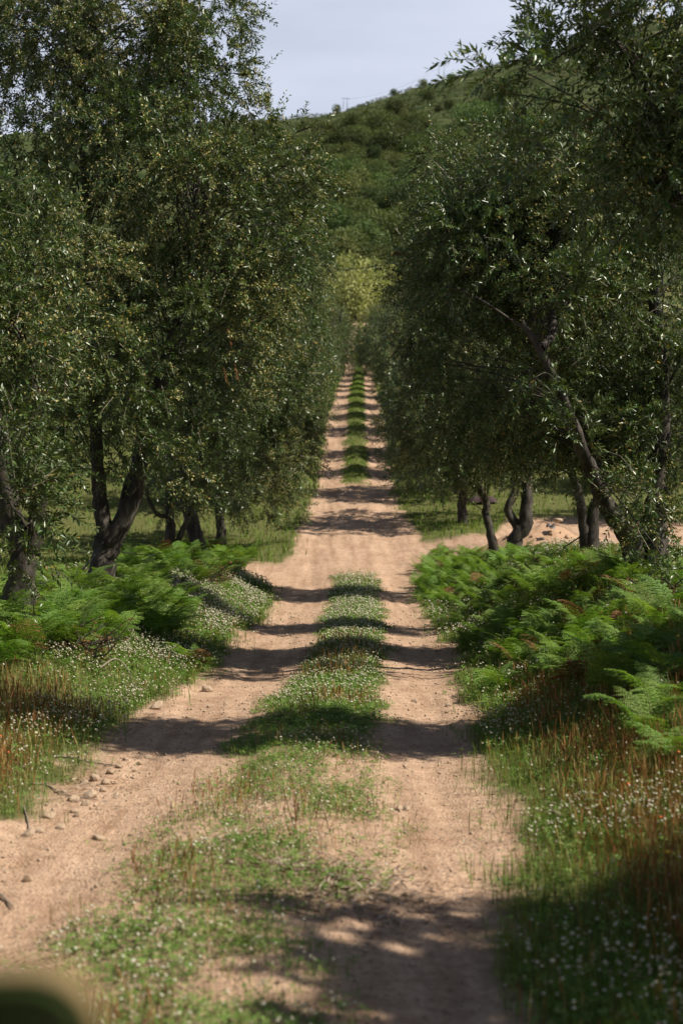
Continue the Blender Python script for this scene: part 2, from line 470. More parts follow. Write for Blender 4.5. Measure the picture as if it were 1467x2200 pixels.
def build_ground():
    Ys = np.concatenate([np.linspace(-60, 2.5, 20), 3 * 1.0125 ** np.arange(0, 354)])
    Ys = np.append(Ys[Ys < 229], 230)
    s = .065 * 1.16 ** np.arange(1, 48)
    out = 4.6 + np.cumsum(s); out = out[out < 600]
    Xs = np.concatenate([-out[::-1], np.arange(-4.6, 4.601, .072), out])
    X, Y = np.meshgrid(Xs, Ys)
    Z = terrain(X, Y); D = dirt_mask(X, Y)
    V = np.stack([X, Y, Z], -1).reshape(-1, 3); d = D.ravel()
    F = grid_faces(len(Ys), len(Xs))
    is_t = d[F].mean(1) > .5
    for nm, sel, lab in (('ground', ~is_t, 'grassy soil of the olive grove beside the track'), ('dirt_track', is_t, 'sandy two-rut dirt track running uphill between the olive rows')):
        f = F[sel]
        used = np.unique(f); remap = np.zeros(len(V), np.int64); remap[used] = np.arange(len(used))
        me = new_mesh(nm, V[used], [remap[f]], [M['ground']], smooth_shade=True)
        a = me.attributes.new('dirt', 'FLOAT', 'POINT'); a.data.foreach_set('value', d[used].astype(np.float32))
        tag(link(nm, me), lab, kind='structure')
    Ys = 230 * 1.0155 ** np.arange(0, 134); 
    Xs = np.concatenate([np.linspace(-900, -120, 30), np.linspace(-112, 220, 110), np.linspace(230, 1000, 30)])
    X, Y = np.meshgrid(Xs, Ys); Z = terrain(X, Y)
    tz = Z / 7.0; st = (tz - np.floor(tz))
    Z = Z + (smooth(.75, 1, st) - st) * 3.0 * smooth(700, 900, Y)           # faint terraces on the upper slope
    me = new_mesh('hill', np.stack([X, Y, Z], -1).reshape(-1, 3), [grid_faces(len(Ys), len(Xs))], [M['hill']], smooth_shade=True)
    tag(link('hill', me), 'scrubby hill closing the view behind the olive grove', kind='structure')
build_ground()

# ------------------------------------------------------------------ olive trees
def tri_leaves(mb, B, d, n_hint, L, W, mi):
    N = len(B)
    wv = norm(np.cross(d, n_hint)); L = L[:, None]; W = W[:, None]
    V = np.stack([B, B + d * L * .4 + wv * W * .62, B + d * L - wv * W * .25], 1)
    mb.add(V.reshape(-1, 3), np.arange(N * 3).reshape(-1, 3), mi)

def leaves(mb, B, d, n_hint, L, W, mi, fold=.12):
    """one folded two-triangle leaf at each base point"""
    N = len(B)
    wv = norm(np.cross(d, n_hint)); nn = np.cross(wv, d)
    L = L[:, None]; W = W[:, None]
    V = np.empty((N, 4, 3))
    V[:, 0] = B
    V[:, 1] = B + d * L * .45 + wv * W * .5 + nn * W * fold
    V[:, 2] = B + d * L - nn * L * .06
    V[:, 3] = B + d * L * .45 - wv * W * .5 + nn * W * fold
    o = np.arange(N)[:, None] * 4
    F = np.concatenate([o + [0, 1, 2], o + [0, 2, 3]])
    mb.add(V.reshape(-1, 3), F, mi)

def crown_mesh(name, clumps, nleaf, leaf=(.085, .023), bloom=.4, per=26, shoots=.05, droop=.35, origin=(0, 0, 0), tri=False):
    """clumps: array (n, 7) = centre, radius, outward direction"""
    mb = MB()
    ntw = int(nleaf / per)
    wgt = clumps[:, 3] ** 2; wgt = wgt / wgt.sum()
    c = rng.choice(len(clumps), ntw, p=wgt)
    cc = clumps[c, :3] - np.asarray(origin); rc = clumps[c, 3]; oc = clumps[c, 4:7]
    d = norm(rand_unit(ntw) + oc * .75 + np.array([0, 0, .15]))
    O = cc + d * (rc * rng.uniform(.0, .65, ntw))[:, None] + rand_unit(ntw) * (rc * .25)[:, None]
    L = rng.uniform(.22, .46, ntw)
    sh = rng.random(ntw) < shoots
    d[sh] = norm(d[sh] * .5 + np.array([0, 0, 1.0]) + oc[sh] * .5)
    L[sh] *= 1.9
    g = np.where(sh, -.05, droop) * rng.uniform(.4, 1.5, ntw)
    # twigs: thin pale strips
    side = norm(np.cross(d, rand_unit(ntw)))
    tip = O + d * L[:, None]; tip[:, 2] -= g * L
    mid = O + d * (L * .5)[:, None]; mid[:, 2] -= g * L * .25
    V = np.stack([O - side * .0035, O + side * .0035, mid + side * .0025, tip, mid - side * .0025], 1)
    o = np.arange(ntw)[:, None] * 5
    mb.add(V.reshape(-1, 3), o + [0, 1, 2, 3, 4], 2)
    # leaves in opposite pairs
    k = np.repeat(np.arange(ntw), per)
    t = np.tile(np.linspace(.12, 1, per), ntw) + rng.normal(0, .02, len(k))
    B = O[k] + d[k] * (L[k] * t)[:, None]; B[:, 2] -= g[k] * L[k] * t * t
    tan = d[k].copy(); tan[:, 2] -= 2 * g[k] * t; tan = norm(tan)
    sgn = np.tile(np.where(np.arange(per) % 2, 1.0, -1.0), ntw)
    ph = np.tile((np.arange(per) // 2) % 2 * (np.pi / 2), ntw) + rng.normal(0, .35, len(k))
    s1 = side[k]; s2 = np.cross(tan, s1)
    ld = norm(tan * rng.uniform(.5, 1.3, len(k))[:, None] + (s1 * np.cos(ph)[:, None] + s2 * np.sin(ph)[:, None]) * sgn[:, None] + rng.normal(0, .15, (len(k), 3)))
    up = norm(np.array([0, 0, 1.0]) + rng.normal(0, .55, (len(k), 3)))
    ll = leaf[0] * rng.uniform(.6, 1.2, len(k)) * (1 - .35 * np.clip(t, 0, 1) ** 3)
    (tri_leaves if tri else leaves)(mb, B, ld, up, ll, leaf[1] * rng.uniform(.75, 1.2, len(k)) * (1.35 if tri else 1), 0)
    # cream flower sprays on part of the clumps
    fl = (vnoise(clumps[c, 0] * 1.1, clumps[c, 2] * 1.1 + clumps[c, 1], 77) + rng.normal(0, .12, ntw)) > (1 - bloom)
    fi = np.flatnonzero(fl)
    if len(fi):
        q = 24
        kk = np.repeat(fi, q)
        t = rng.uniform(.3, 1.08, len(kk))
        P = O[kk] + d[kk] * (L[kk] * t)[:, None]; P[:, 2] -= g[kk] * L[kk] * t * t
        P = P + rng.normal(0, .028, P.shape)
        sz = leaf[1] * .5 * rng.uniform(.6, 1.3, len(kk))
        dd = rand_unit(len(kk)); tri_leaves(mb, P, dd, rand_unit(len(kk)), sz * 2.3, sz * 2.2, 1)
    return mb.mesh(name, [M['olive'], M['bloom'], M['twig']])

def make_clumps(lobes, n, r=(.22, .48), shell=.35):
    w_ = np.array([l[3] * l[5] + l[4] * l[5] for l in lobes]); w_ = w_ / w_.sum()
    out = []
    for lb, cnt in zip(lobes, np.maximum(3, (w_ * n).astype(int))):
        c = np.array(lb[:3]); rr = np.array(lb[3:6])
        d = rand_unit(cnt)
        rad = shell + (1 - shell) * rng.random(cnt) ** .6
        P = c + d * rr * rad[:, None]
        o = norm(d / rr)
        out.append(np.concatenate([P, rng.uniform(r[0], r[1], (cnt, 1)), o], 1))
    return np.concatenate(out)

def wood_mesh(name, limbs, clumps, origin, sides=9, twig_r=.012):
    """limbs: list of (points, radius at start, radius at end); a branch runs from the limbs to each clump"""
    mb = MB(); nodes = []; nr = []
    for q, (P, r0, r1) in enumerate(limbs):
        S = resample(P, 5); t = np.linspace(0, 1, len(S))
        rad = r0 + (r1 - r0) * t ** .8
        S = S + np.stack([fbm(t * 5 + q * 3, t * 0 + 1, 5), fbm(t * 5 + q * 3, t * 0 + 9, 5), t * 0], 1) * r0 * .5 * (t * (1 - t) * 4)[:, None]
        V, F = tube(S - origin, rad, sides, .35, q)
        mb.add(V, F)
        nodes.append(S); nr.append(rad)
    nodes = np.concatenate(nodes); nr = np.concatenate(nr)
    top = nodes[:, 2] > np.quantile(nodes[:, 2], .35)
    cand = nodes[top]; cr = nr[top]
    for cl in clumps:
        dv = cl[:3] - cand
        hz_ = np.hypot(dv[:, 0], dv[:, 1]); dist = np.linalg.norm(dv, axis=1)
        if rng.random() < .4: continue
        i = np.argsort(dist + .6 * np.maximum(0, .4 * hz_ - dv[:, 2]))[int(rng.integers(7))]
        a, b = cand[i], cl[:3]
        m1 = a * .6 + b * .4 + np.array([0, 0, .12]) * dist[i] + rng.normal(0, .06, 3) * dist[i]
        S = resample([a, m1, b], 3)
        r0 = min(cr[i] * .6, twig_r * (.5 + .35 * dist[i]))
        V, F = tube(S - origin, np.linspace(r0, .005, len(S)), 4)
        mb.add(V, F)
    return mb.mesh(name, [M['bark']], True)

def lobe(px, py, D, rpx, rpy, ry):
    p = at(px, py, D)
    return (p[0], p[1], p[2], max(.22, rpx / FPX * D - .3), max(.22, ry - .1), max(.22, rpy / FPX * D - .3))

def olive(base, limbs, lobes, nclump, nleaf, label, group=None, **kw):
    base = np.asarray(base, float)
    root = link('olive_tree', None, loc=base)
    tag(root, label, 'olive tree', group)
    cl = make_clumps(lobes, nclump)
    link('trunk', wood_mesh('olive_trunk', limbs, cl, base), root)
    cr = link('crown', crown_mesh('olive_crown', cl, nleaf, origin=base, **kw), root)
    cr['kind'] = 'stuff'
    return root

def gp(X, Y, dz=0):
    return np.array([X, Y, float(terrain(X, Y)) + dz])

# left row, nearest first -------------------------------------------------
b = gp(-3.32, 14.5, -.1)
olive(b, [([b, b + [.05, 0, .5], b + [.06, 0, .95], b + [-.2, .1, 1.9], b + [-.4, .2, 3.3]], .22, .05),
          ([b + [.08, 0, .7], b + [.32, -.2, 1.6], b + [.2, -.3, 2.9]], .12, .04)],
      [(-3.9, 14.5, 4.0, 1.5, 1.6, 1.3), lobe(-20, 720, 13.2, 180, 200, .8), lobe(10, 930, 12.9, 130, 170, .6), lobe(30, 1080, 12.4, 110, 130, .5), lobe(45, 1170, 12.6, 70, 60, .3), lobe(-120, 470, 14, 190, 200, 1.1)],
      240, 76000, 'gnarled olive at the left edge with foliage hanging low over the ferns', bloom=.5)
b = gp(-3.36, 20.0, -.1)
tr = olive(b, [([b, at(222, 1215, 20), at(232, 1160, 20)], .21, .17), ([at(232, 1170, 20), at(214, 1080, 20), at(213, 1000, 20), at(205, 800, 20), at(190, 500, 20), at(165, 200, 20), at(168, 40, 20)], .13, .035),
          ([at(236, 1170, 20), at(285, 1070, 20), at(310, 985, 20), at(330, 850, 19.6), at(400, 620, 19.4), at(430, 350, 19.5)], .15, .04),
          ([at(262, 1110, 20), at(280, 1030, 20.3), at(300, 930, 20.6), at(300, 700, 21)], .09, .03)],
      [lobe(430, 430, 18.3, 170, 170, .6), lobe(250, 330, 18.6, 200, 150, .8), lobe(250, 60, 20, 300, 230, 1.9), lobe(100, 150, 20.5, 220, 200, 1.6), lobe(410, 180, 20, 150, 200, 1.5), lobe(440, 420, 19.4, 290, 250, 1.9), lobe(160, 480, 19, 300, 240, 1.9), lobe(420, 720, 19.4, 250, 240, 1.7), lobe(200, 780, 18.6, 260, 200, 1.7),
       lobe(330, 930, 19.2, 170, 90, 1.1), lobe(600, 520, 20, 100, 190, 1.0), lobe(555, 330, 20, 100, 110, .8), lobe(440, 40, 20, 140, 130, 1.0), lobe(640, 410, 20.5, 90, 110, .6), lobe(590, 240, 20.5, 70, 90, .5), lobe(200, 950, 18.8, 150, 90, .6), lobe(360, 990, 19.0, 130, 90, .6), lobe(120, 1010, 18.4, 90, 80, .5), lobe(275, 930, 18.0, 110, 90, .4), lobe(60, 60, 20.5, 180, 160, 1.2), lobe(150, 60, 18.9, 150, 150, .5), lobe(290, 60, 18.8, 150, 150, .5), lobe(50, 220, 18.8, 140, 120, .5), lobe(190, 210, 18.6, 140, 110, .5)],
      620, 164000, 'large two-stemmed olive with a dense flowering crown left of the track', bloom=.6, leaf=(.091, .0255))
# reddish dead sprigs hanging in its crown
for px, py in ((488, 700), (480, 785), (503, 775)):
    mbd = MB(); a = at(px, py, 17.6)
    tt = rng.random(26)
    B = a + np.stack([tt * .04 + rng.normal(0, .008, 26), rng.normal(0, .02, 26), -tt * .22], 1)
    leaves(mbd, B - b, norm(np.array([.35, 0, -1.0]) + rng.normal(0, .25, (26, 3))), rand_unit(26), rng.uniform(.05, .08, 26), np.full(26, .009), 0)
    ds = link('dead_sprig', mbd.mesh('dead_sprig', [M['dead']]), tr); ds['label'] = 'reddish dead sprig hanging in the crown'
b = gp(-3.27, 27.3, -.1)
olive(b, [([b, at(366, 1130, 27.3), at(365, 1060, 27.3), at(385, 980, 27.3), at(420, 800, 27.3), at(450, 600, 27)], .12, .04),
          ([b + [0, 0, .25], at(395, 1135, 27.3), at(410, 1100, 27.3), at(440, 1040, 27)], .07, .03), ([at(365, 1110, 27.3), at(340, 1105, 27), at(318, 1070, 27), at(316, 1040, 27)], .05, .025)],
      [lobe(510, 610, 27, 190, 210, 1.7), lobe(560, 770, 26.6, 150, 180, 1.5), lobe(430, 820, 26.6, 150, 190, 1.6), lobe(640, 610, 27, 90, 140, .9), lobe(470, 970, 26.4, 140, 110, .9), lobe(400, 1030, 26.6, 90, 70, .7), lobe(560, 1000, 26.4, 110, 90, .8)],
      260, 86000, 'slender leaning olive rising from bracken, just past the two-stemmed one on the left', bloom=.35, leaf=(.085, .022), tri=True)
b = gp(-3.0, 31.0, -.1)
olive(b, [([b, at(410, 1110, 31), at(385, 1060, 31), at(400, 960, 31)], .19, .1), ([at(392, 1075, 31), at(430, 980, 31), at(480, 850, 31), at(540, 700, 31)], .14, .04)],
      [lobe(560, 840, 30.4, 150, 170, 1.7), lobe(500, 940, 30.4, 150, 110, 1.5), lobe(610, 700, 31, 110, 180, 1.5), lobe(610, 970, 30, 100, 110, .9), lobe(520, 1040, 30, 110, 60, .9)],
      215, 70000, 'thick dark-trunked olive left of the track before the crossing', bloom=.3, leaf=(.092, .024), tri=True)

# right row, nearest first -------------------------------------------------
b = gp(6.4, 5.2, -.1)
olive(b, [([b, b + [.1, 0, 1.2], b + [-.1, .1, 2.2], b + [-.5, 0, 4.2]], .2, .06), ([b + [0, 0, 1.4], b + [.7, .2, 2.6], b + [1.0, .2, 4.0]], .13, .05)],
      [(5.3, 4.7, 5.0, 1.2, .9, .9), (6.3, 5.1, 5.5, 1.6, .9, 1.1), (6.2, 4.8, 3.7, 1.6, 1.1, 1.2), (5.4, 3.5, 4.7, 1.3, .8, 1.0), (4.9, 4.2, 5.2, 1.2, .6, .8), (5.3, 5.6, 3.1, 1.0, .8, .9), (4.7, 5.2, 3.4, .8, .6, .7)],
      180, 56000, 'olive standing beside the camera whose shadow falls across the near track', bloom=.3, leaf=(.12, .034), tri=True)
b = gp(4.0, 10.9, -.1)
olive(b, [([b, b + [-.1, 0, .8], b + [.0, 0, 1.5]], .22, .18), ([b + [0, 0, 1.4], at(1560, 560, 11.2), at(1432, 400, 11.0), at(1395, 300, 10.9), at(1385, 190, 10.8), at(1300, 60, 10.7)], .09, .03),
          ([at(1432, 405, 11.0), at(1370, 370, 11), at(1360, 300, 11)], .045, .02), ([b + [0, 0, 1.4], b + [.4, .2, 2.6], b + [.6, .2, 4.2]], .15, .05)],
      [lobe(1290, 170, 10.6, 250, 190, .6), lobe(1420, 60, 10.7, 220, 190, .7), lobe(1450, 400, 10.9, 170, 230, .6), lobe(1290, 340, 11.2, 190, 160, .5), (3.9, 10.8, 4.8, 1.6, .8, 1.2), (4.6, 10.8, 3.6, 1.2, .8, 1.2), lobe(1110, 170, 10.5, 100, 90, .4)],
      230, 76000, 'near olive leaning in over the upper right with large leaves against the sky', bloom=.35)
b = gp(3.62, 17.0, -.1)
olive(b, [([b, at(1365, 1215, 17), at(1345, 1150, 16.8), at(1318, 1115, 16.6), at(1288, 1065, 16.4), at(1268, 1010, 16.2), at(1235, 930, 15.9), at(1205, 850, 15.7), at(1160, 750, 15.6), at(1120, 690, 15.6)], .155, .035),
          ([b + [.1, 0, .05], at(1405, 1190, 17), at(1412, 1110, 17), at(1412, 1020, 17), at(1420, 850, 17), at(1400, 600, 17)], .21, .07), ([at(1160, 750, 15.6), at(1190, 700, 16), at(1175, 560, 16.6), at(1180, 400, 17)], .06, .025),
          ([at(1288, 1065, 17), at(1310, 1020, 17), at(1290, 960, 17.1)], .05, .02)],
      [lobe(1150, 540, 16.8, 270, 230, .9), lobe(1340, 690, 17.6, 260, 230, .9), lobe(1120, 370, 17, 190, 170, .8), lobe(1430, 900, 17.0, 150, 170, .8), lobe(1395, 1060, 15.8, 95, 130, .5), lobe(1000, 560, 16.8, 160, 160, .9),
       lobe(1310, 430, 17, 230, 200, 1.0), lobe(1030, 790, 17.2, 190, 170, .7), lobe(1290, 900, 18.2, 190, 150, .7), lobe(1130, 900, 18.0, 150, 110, .6), lobe(1220, 620, 15.3, 200, 130, .4), lobe(1165, 790, 15.0, 70, 70, .3), lobe(1255, 930, 15.2, 50, 50, .25), lobe(1480, 1220, 14.5, 50, 60, .3)],
      400, 116000, 'olive with a stout trunk and one bowed limb leaning over the fern bed', bloom=.33)
b = gp(3.75, 21.8, -.1)
olive(b, [([b, at(1252, 1130, 21.8), at(1238, 1050, 21.8), at(1212, 980, 21.8), at(1200, 900, 21.8), at(1150, 700, 21.8)], .09, .04), ([b + [.08, 0, .02], at(1272, 1120, 21.8), at(1285, 1060, 21.8), at(1275, 960, 21.8), at(1250, 780, 22)], .12, .04)],
      [lobe(1000, 540, 21.6, 150, 190, .9), lobe(1120, 760, 21.4, 170, 180, .9), lobe(1250, 880, 21.4, 170, 150, .9), lobe(1090, 930, 21.4, 150, 110, .8), lobe(950, 400, 21.8, 60, 140, .5), lobe(1090, 400, 22, 160, 150, .9), lobe(890, 620, 21.6, 70, 110, .6)],
      260, 92000, 'olive with two thin stems in a narrow V behind the fern bed', bloom=.3, leaf=(.078, .02))
b = gp(3.62, 29.5, -.1)
olive(b, [([b, at(1105, 1160, 29.5), at(1128, 1120, 29.5), at(1130, 1040, 29.5), at(1128, 900, 29.5)], .2, .09), ([at(1115, 1140, 29.5), at(1092, 1095, 29.5), at(1108, 1040, 29.5), at(1090, 930, 29.5)], .11, .05),
          ([b + [-.4, 0, 0], at(1055, 1160, 29.5), at(1046, 1100, 29.5), at(1035, 1060, 29.5), at(960, 930, 29), at(915, 850, 29)], .12, .04)],
      [lobe(1000, 780, 29, 150, 170, 1.1), lobe(930, 880, 28.6, 110, 140, 1.0), lobe(1080, 930, 28.6, 130, 100, 1.1), lobe(900, 680, 29, 70, 150, .8), lobe(960, 600, 29.5, 110, 140, 1.0), lobe(930, 1000, 28.6, 90, 90, .8), lobe(1060, 1000, 28.8, 110, 70, .9)],
      250, 82000, 'three-stemmed olive right of the track standing in bracken before the crossing', bloom=.28, leaf=(.09, .023), tri=True)

# rows beyond: four tree forms shared by copies
def generic(seed):
    o = np.zeros(3)
    lean = rng.normal(0, .25, 2)
    h = rng.uniform(1.0, 1.4)
    fork = np.array([lean[0] * .4, lean[1] * .4, h])
    limbs = [([o + [0, 0, -.3], o + [0, 0, .5], fork], .16, .12)]
    for k in range(3):
        a = k * 2.1 + seed + rng.uniform(-.3, .3)
        limbs.append(([fork, fork + [.5 * math.cos(a), .5 * math.sin(a), .9], fork + [1.1 * math.cos(a), 1.1 * math.sin(a), 2.2], fork + [1.3 * math.cos(a), 1.3 * math.sin(a), 3.4]], .12, .03))
    lobes = []
    for k in range(5):
        a = k * 1.26 + seed
        lobes.append((1.35 * math.cos(a), 1.35 * math.sin(a), rng.uniform(2.3, 3.6), rng.uniform(1.0, 1.35), rng.uniform(1.0, 1.35), rng.uniform(1.0, 1.4)))
    for k in range(5):                       # low hanging skirt
        a = k * 1.26 + seed + .6
        lobes.append((1.7 * math.cos(a), 1.7 * math.sin(a), rng.uniform(1.3, 1.9), .75, .75, .6))
    lobes.append((lean[0], lean[1], 4.5, 1.4, 1.4, 1.3))
    cl = make_clumps(lobes, 230)
    return wood_mesh('olive_trunk', limbs, cl, o, sides=7), crown_mesh('olive_crown', cl, 46000, leaf=(.12, .034), bloom=.3, per=20, tri=True)
FORMS = [generic(k * 1.7) for k in range(4)]

def copy_olive(X, Y, label, group, k, s=1.0):
    root = link('olive_tree', None, loc=gp(X, Y, 0), rot=(0, 0, rng.uniform(0, 6.28)), scale=s)
    tag(root, label, 'olive tree', group)
    tm, cm = FORMS[k % 4]
    link('trunk', tm, root)
    link('crown', cm, root)['kind'] = 'stuff'

k = 0
for Y in (39.5, 45.5, 51.5, 57.5, 63.5, 70, 77, 84, 91, 99, 107, 116):
    c = float(xc(Y)) + 1.5 * float(smooth(86, 104, Y))
    copy_olive(c - 3.65 + rng.normal(0, .2), Y + rng.normal(0, .8), 'first olive of the left row beyond the crossing' if k == 0 else 'olive in the left row climbing the hill beyond the crossing',
               None if k == 0 else 'left row beyond the crossing', k, rng.uniform(.95, 1.1) + .05 * float(smooth(90, 100, Y))); k += 1
for Y in (43.0, 49, 55, 61, 67.5, 74, 81, 88, 96, 104, 112, 121):
    c = float(xc(Y)) - 1.5 * float(smooth(86, 104, Y))
    copy_olive(c + 3.4 + rng.normal(0, .2), Y + rng.normal(0, .8), 'first olive of the right row beyond the crossing, its trunk short and dark' if Y == 43 else 'olive in the right row climbing the hill beyond the crossing',
               None if Y == 43 else 'right row beyond the crossing', k + 1, rng.uniform(.92, 1.05) + .05 * float(smooth(90, 100, Y))); k += 1
for Y in (41, 48, 55, 63, 72, 82, 93, 106, 120):
    for sx, nm in ((-1, 'left'), (1, 'right')):
        copy_olive(float(xc(Y)) + sx * 10.2 + rng.normal(0, .3), Y + (2 if sx > 0 else 0), f'olive of the second row out in the {nm} meadow', f'second row in the {nm} meadow', k, rng.uniform(.95, 1.1)); k += 1
for Y in (0.5, -5.5, -11.5, -17.5, -23.5):          # the avenue goes on behind the camera
    for sx, nm in ((-1, 'left'), (1, 'right')):
        copy_olive(-.4 + sx * 5.2, Y + (0 if sx < 0 else -1.5), f'olive of the {nm} row behind the camera', f'{nm} row behind the camera', k, 1.1); k += 1
copy_olive(-5.6, 8.0, 'olive of the left row standing just outside the view beside the camera', None, 1, 1.0)
for Y in (6, 13, 20, 27):
    for sx, nm in ((-1, 'left'), (1, 'right')):
        copy_olive(sx * 12.5, Y, f'olive of the second row out of view on the {nm}', f'second row out of view on the {nm}', k, 1.05); k += 1
for Y in (52, 62, 73, 85):
    for sx, nm in ((-1, 'left'), (1, 'right')):
        copy_olive(float(xc(Y)) + sx * 17, Y, f'olive of the outermost row in the {nm} meadow', f'outermost row in the {nm} meadow', k, 1.05); k += 1

# ------------------------------------------------------------------ trees at the head of the track and on the hill
M['hleaf'] = leafy('hill_tree_leaf', [(0, (.045, .080, .022)), (.6, (.080, .120, .038)), (1, (.13, .165, .060))], rough=.7, spec=.2, trans=.2, tint=(1.2, 1.3, .5), vary_obj=.5)
M['yleaf'] = leafy('yellow_green_leaf', [(0, (.22, .245, .075)), (.6, (.32, .34, .12)), (1, (.40, .41, .17))], rough=.7, spec=.2, trans=.25, tint=(1.1, 1.1, .5), vary_obj=.1)

def round_tree(seed, leafmat, nq=3200, size=.34):
    mb = MB()
    nl = 9
    cs = rand_unit(nl) * rng.uniform(.25, .62, (nl, 1)) * np.array([1, 1, .6]) + [0, 0, .72]
    rs = rng.uniform(.3, .52, nl)
    i = rng.choice(nl, nq, p=rs ** 2 / (rs ** 2).sum())
    d = rand_unit(nq)
    P = cs[i] + d * (rs[i] * rng.uniform(.75, 1.04, nq))[:, None]
    P = P * 4.2
    leaves(mb, P, norm(d + rng.normal(0, .8, (nq, 3))), norm(d + rng.normal(0, .4, (nq, 3)) + [0, 0, .4]), size * rng.uniform(.6, 1.4, nq), size * .6 * rng.uniform(.7, 1.3, nq), 0, .1)
    crown = mb.mesh('round_crown', [leafmat])
    mb = MB()
    V, F = tube([[0, 0, -1], [.05, 0, .8], [0, .1, 2.6]], [.3, .24, .1], 7); mb.add(V, F)
    for c in cs[:5]:
        V, F = tube([[0, 0, 1.2], c * 2.1 + [0, 0, .8], c * 4.0], [.14, .09, .03], 5); mb.add(V, F)
    return mb.mesh('round_trunk', [M['bark']]), crown
HF = [round_tree(q, M['hleaf']) for q in range(4)]
YF = [round_tree(q, M['yleaf'], 5000, .28) for q in range(2)]

def far_tree(nm, forms, X, Y, s, label, cat, group=None, k=0, sz=1.0, parts=True):
    root = link(nm, None, loc=gp(X, Y, -(1.7 if nm == 'hill_bush' else .9 if nm == 'hillside_tree' else 1.5) * s * sz), rot=(0, 0, rng.uniform(0, 6.28)), scale=(s, s, s * sz))
    tag(root, label, cat, group)
    t, c = forms[k % len(forms)]
    link('trunk', t, root)
    link('crown', c, root)['kind'] = 'stuff'

for px, Y, s in ((764, 196, 1.75), (715, 204, 1.45), (812, 208, 1.4), (668, 216, 1.2), (865, 222, 1.15), (735, 200, 1.0), (800, 203, .9)):
    X = (px - 733.5) / FPX * Y
    far_tree('pale_tree', YF, X, Y, s, 'tall rounded yellow-green tree closing the head of the track' if px == 764 else 'yellow-green tree beside the tallest one at the head of the track', 'tree',
             None if px == 764 else 'yellow-green trees at the head of the track', k=px, sz=1.15)
cnt = 0
for Y in 245 * 1.042 ** np.arange(0, 30):
    x0, x1 = -.05 * Y, .12 * Y
    step = 5.6 + Y * .004
    for X in np.arange(x0, x1, step):
        if cnt >= 290: break
        if Y > 640 and rng.random() < .15 + (Y - 640) / 350: continue
        s = rng.choice([.55, .8, 1.0, 1.25, 1.75], p=[.2, .25, .25, .2, .1]) * rng.uniform(.9, 1.1) * (1 + Y * .0006)
        lab, grp = (('dark tree of the thicket low on the hill behind the yellow-green trees', 'thicket at the foot of the hill') if Y < 330 else ('bushy green tree in the wood covering the middle slope', 'wood on the hillside'))
        far_tree('hillside_tree', HF, X + rng.normal(0, 1.5), Y + rng.normal(0, 3), s, lab, 'tree', grp, k=int(rng.integers(4)), sz=rng.uniform(.75, 1.05)); cnt += 1

# single bushes on the upper slope and skyline
def ridge_y(px):
    Ys = 700 * 1.004 ** np.arange(0, 230)
    X = (px - 733.5) / FPX * Ys
    e = (terrain(X, Ys) - CAM_Z) / Ys
    i = np.argmax(e); return X[i], Ys[i]
for px, py, s, lab in ((722, None, .9, 'small dark columnar bush at the low end of the ridge'), (848, None, 1.0, 'round bush on the skyline left of the higher pylon'), (909, None, 1.1, 'dark bush on the ridge just below the higher pylon'),
                       (968, None, .9, 'little bush on the skyline right of the higher pylon'), (860, 238, 2.1, 'broad dark thicket on the open upper slope'), (785, 236, .7, 'small bush low on the open slope'), (965, 175, .9, 'bush on the slope under the skyline'),
                       (905, 198, .7, 'low dark shrub beneath the ridge bushes')):
    if py is None:
        X, Y = ridge_y(px); Y = Y - 4
    else:
        Ys = 600 * 1.003 ** np.arange(0, 260); Xs = (px - 733.5) / FPX * Ys
        hit = np.argmax(terrain(Xs, Ys) > CAM_Z - (py + 8 - 1100) / FPX * Ys); X, Y = Xs[hit], Ys[hit]
    far_tree('hill_bush', HF, X, Y, s * 1.25, lab, 'bush', 'single bushes on the open upper slope', k=int(px), sz=.8 if px != 722 else 1.4)
# low scrub in bands over the upper slope: nobody could count it
n = 5200
Y = rng.uniform(640, 1420, n); X = rng.uniform(-.06, .22, n) * Y
keep = fbm(X * .012, terrain(X, Y) * .16, 90) > -.05
X, Y = X[keep], Y[keep]
mb = MB()
q = 7
Xq = np.repeat(X, q) + rng.normal(0, .8, len(X) * q); Yq = np.repeat(Y, q) + rng.normal(0, .6, len(X) * q)
P = np.stack([Xq, Yq, terrain(Xq, Yq) + rng.uniform(0, 1.0, len(Xq))], 1)
leaves(mb, P, norm(rng.normal(0, 1, P.shape) + [0, 0, .6]), norm(rng.normal(0, .7, P.shape) + [0, -.6, .6]), rng.uniform(.7, 1.5, len(P)), rng.uniform(.5, 1.1, len(P)), 0)
M['scrub'] = leafy('hill_scrub_leaf', [(0, (.035, .055, .018)), (.5, (.070, .088, .032)), (1, (.13, .125, .058))], rough=.9, spec=.1, trans=.1)
tag(link('scrub', mb.mesh('scrub', [M['scrub']])), 'low olive-brown scrub spread over the upper hillside', kind='stuff')

def pylon(px, label, h, wd):
    X, Y = ridge_y(px)
    root = link('pylon', None, loc=gp(X, Y, -.3)); tag(root, label, 'pylon')
    for s in (-1, 1):
        V, F = tube([[s * wd * .32, 0, 0], [s * wd * .28, 0, h]], [.2, .15], 6)
        m_ = MB(); m_.add(V, F)
        V, F = tube([[s * wd * .32 - .9, 0, 0], [s * wd * .29, 0, h * .75]], [.1, .08], 5); m_.add(V, F)
        link('post', m_.mesh('pylon_post', [M['steel']]), root)
    V, F = tube([[-wd * .62, 0, h], [wd * .62, 0, h]], [.15, .15], 6)
    m_ = MB(); m_.add(V, F); link('crossarm', m_.mesh('pylon_arm', [M['steel']]), root)
    m_ = MB()
    for s in (-.6, 0, .6):
        V, F = tube([[s * wd, 0, h], [s * wd, 0, h - .9]], [.08, .1], 5); m_.add(V, F)
    link('insulators', m_.mesh('insulators', [M['steel']]), root)
    return np.array([X, Y, float(terrain(X, Y)) + h - 1.2])
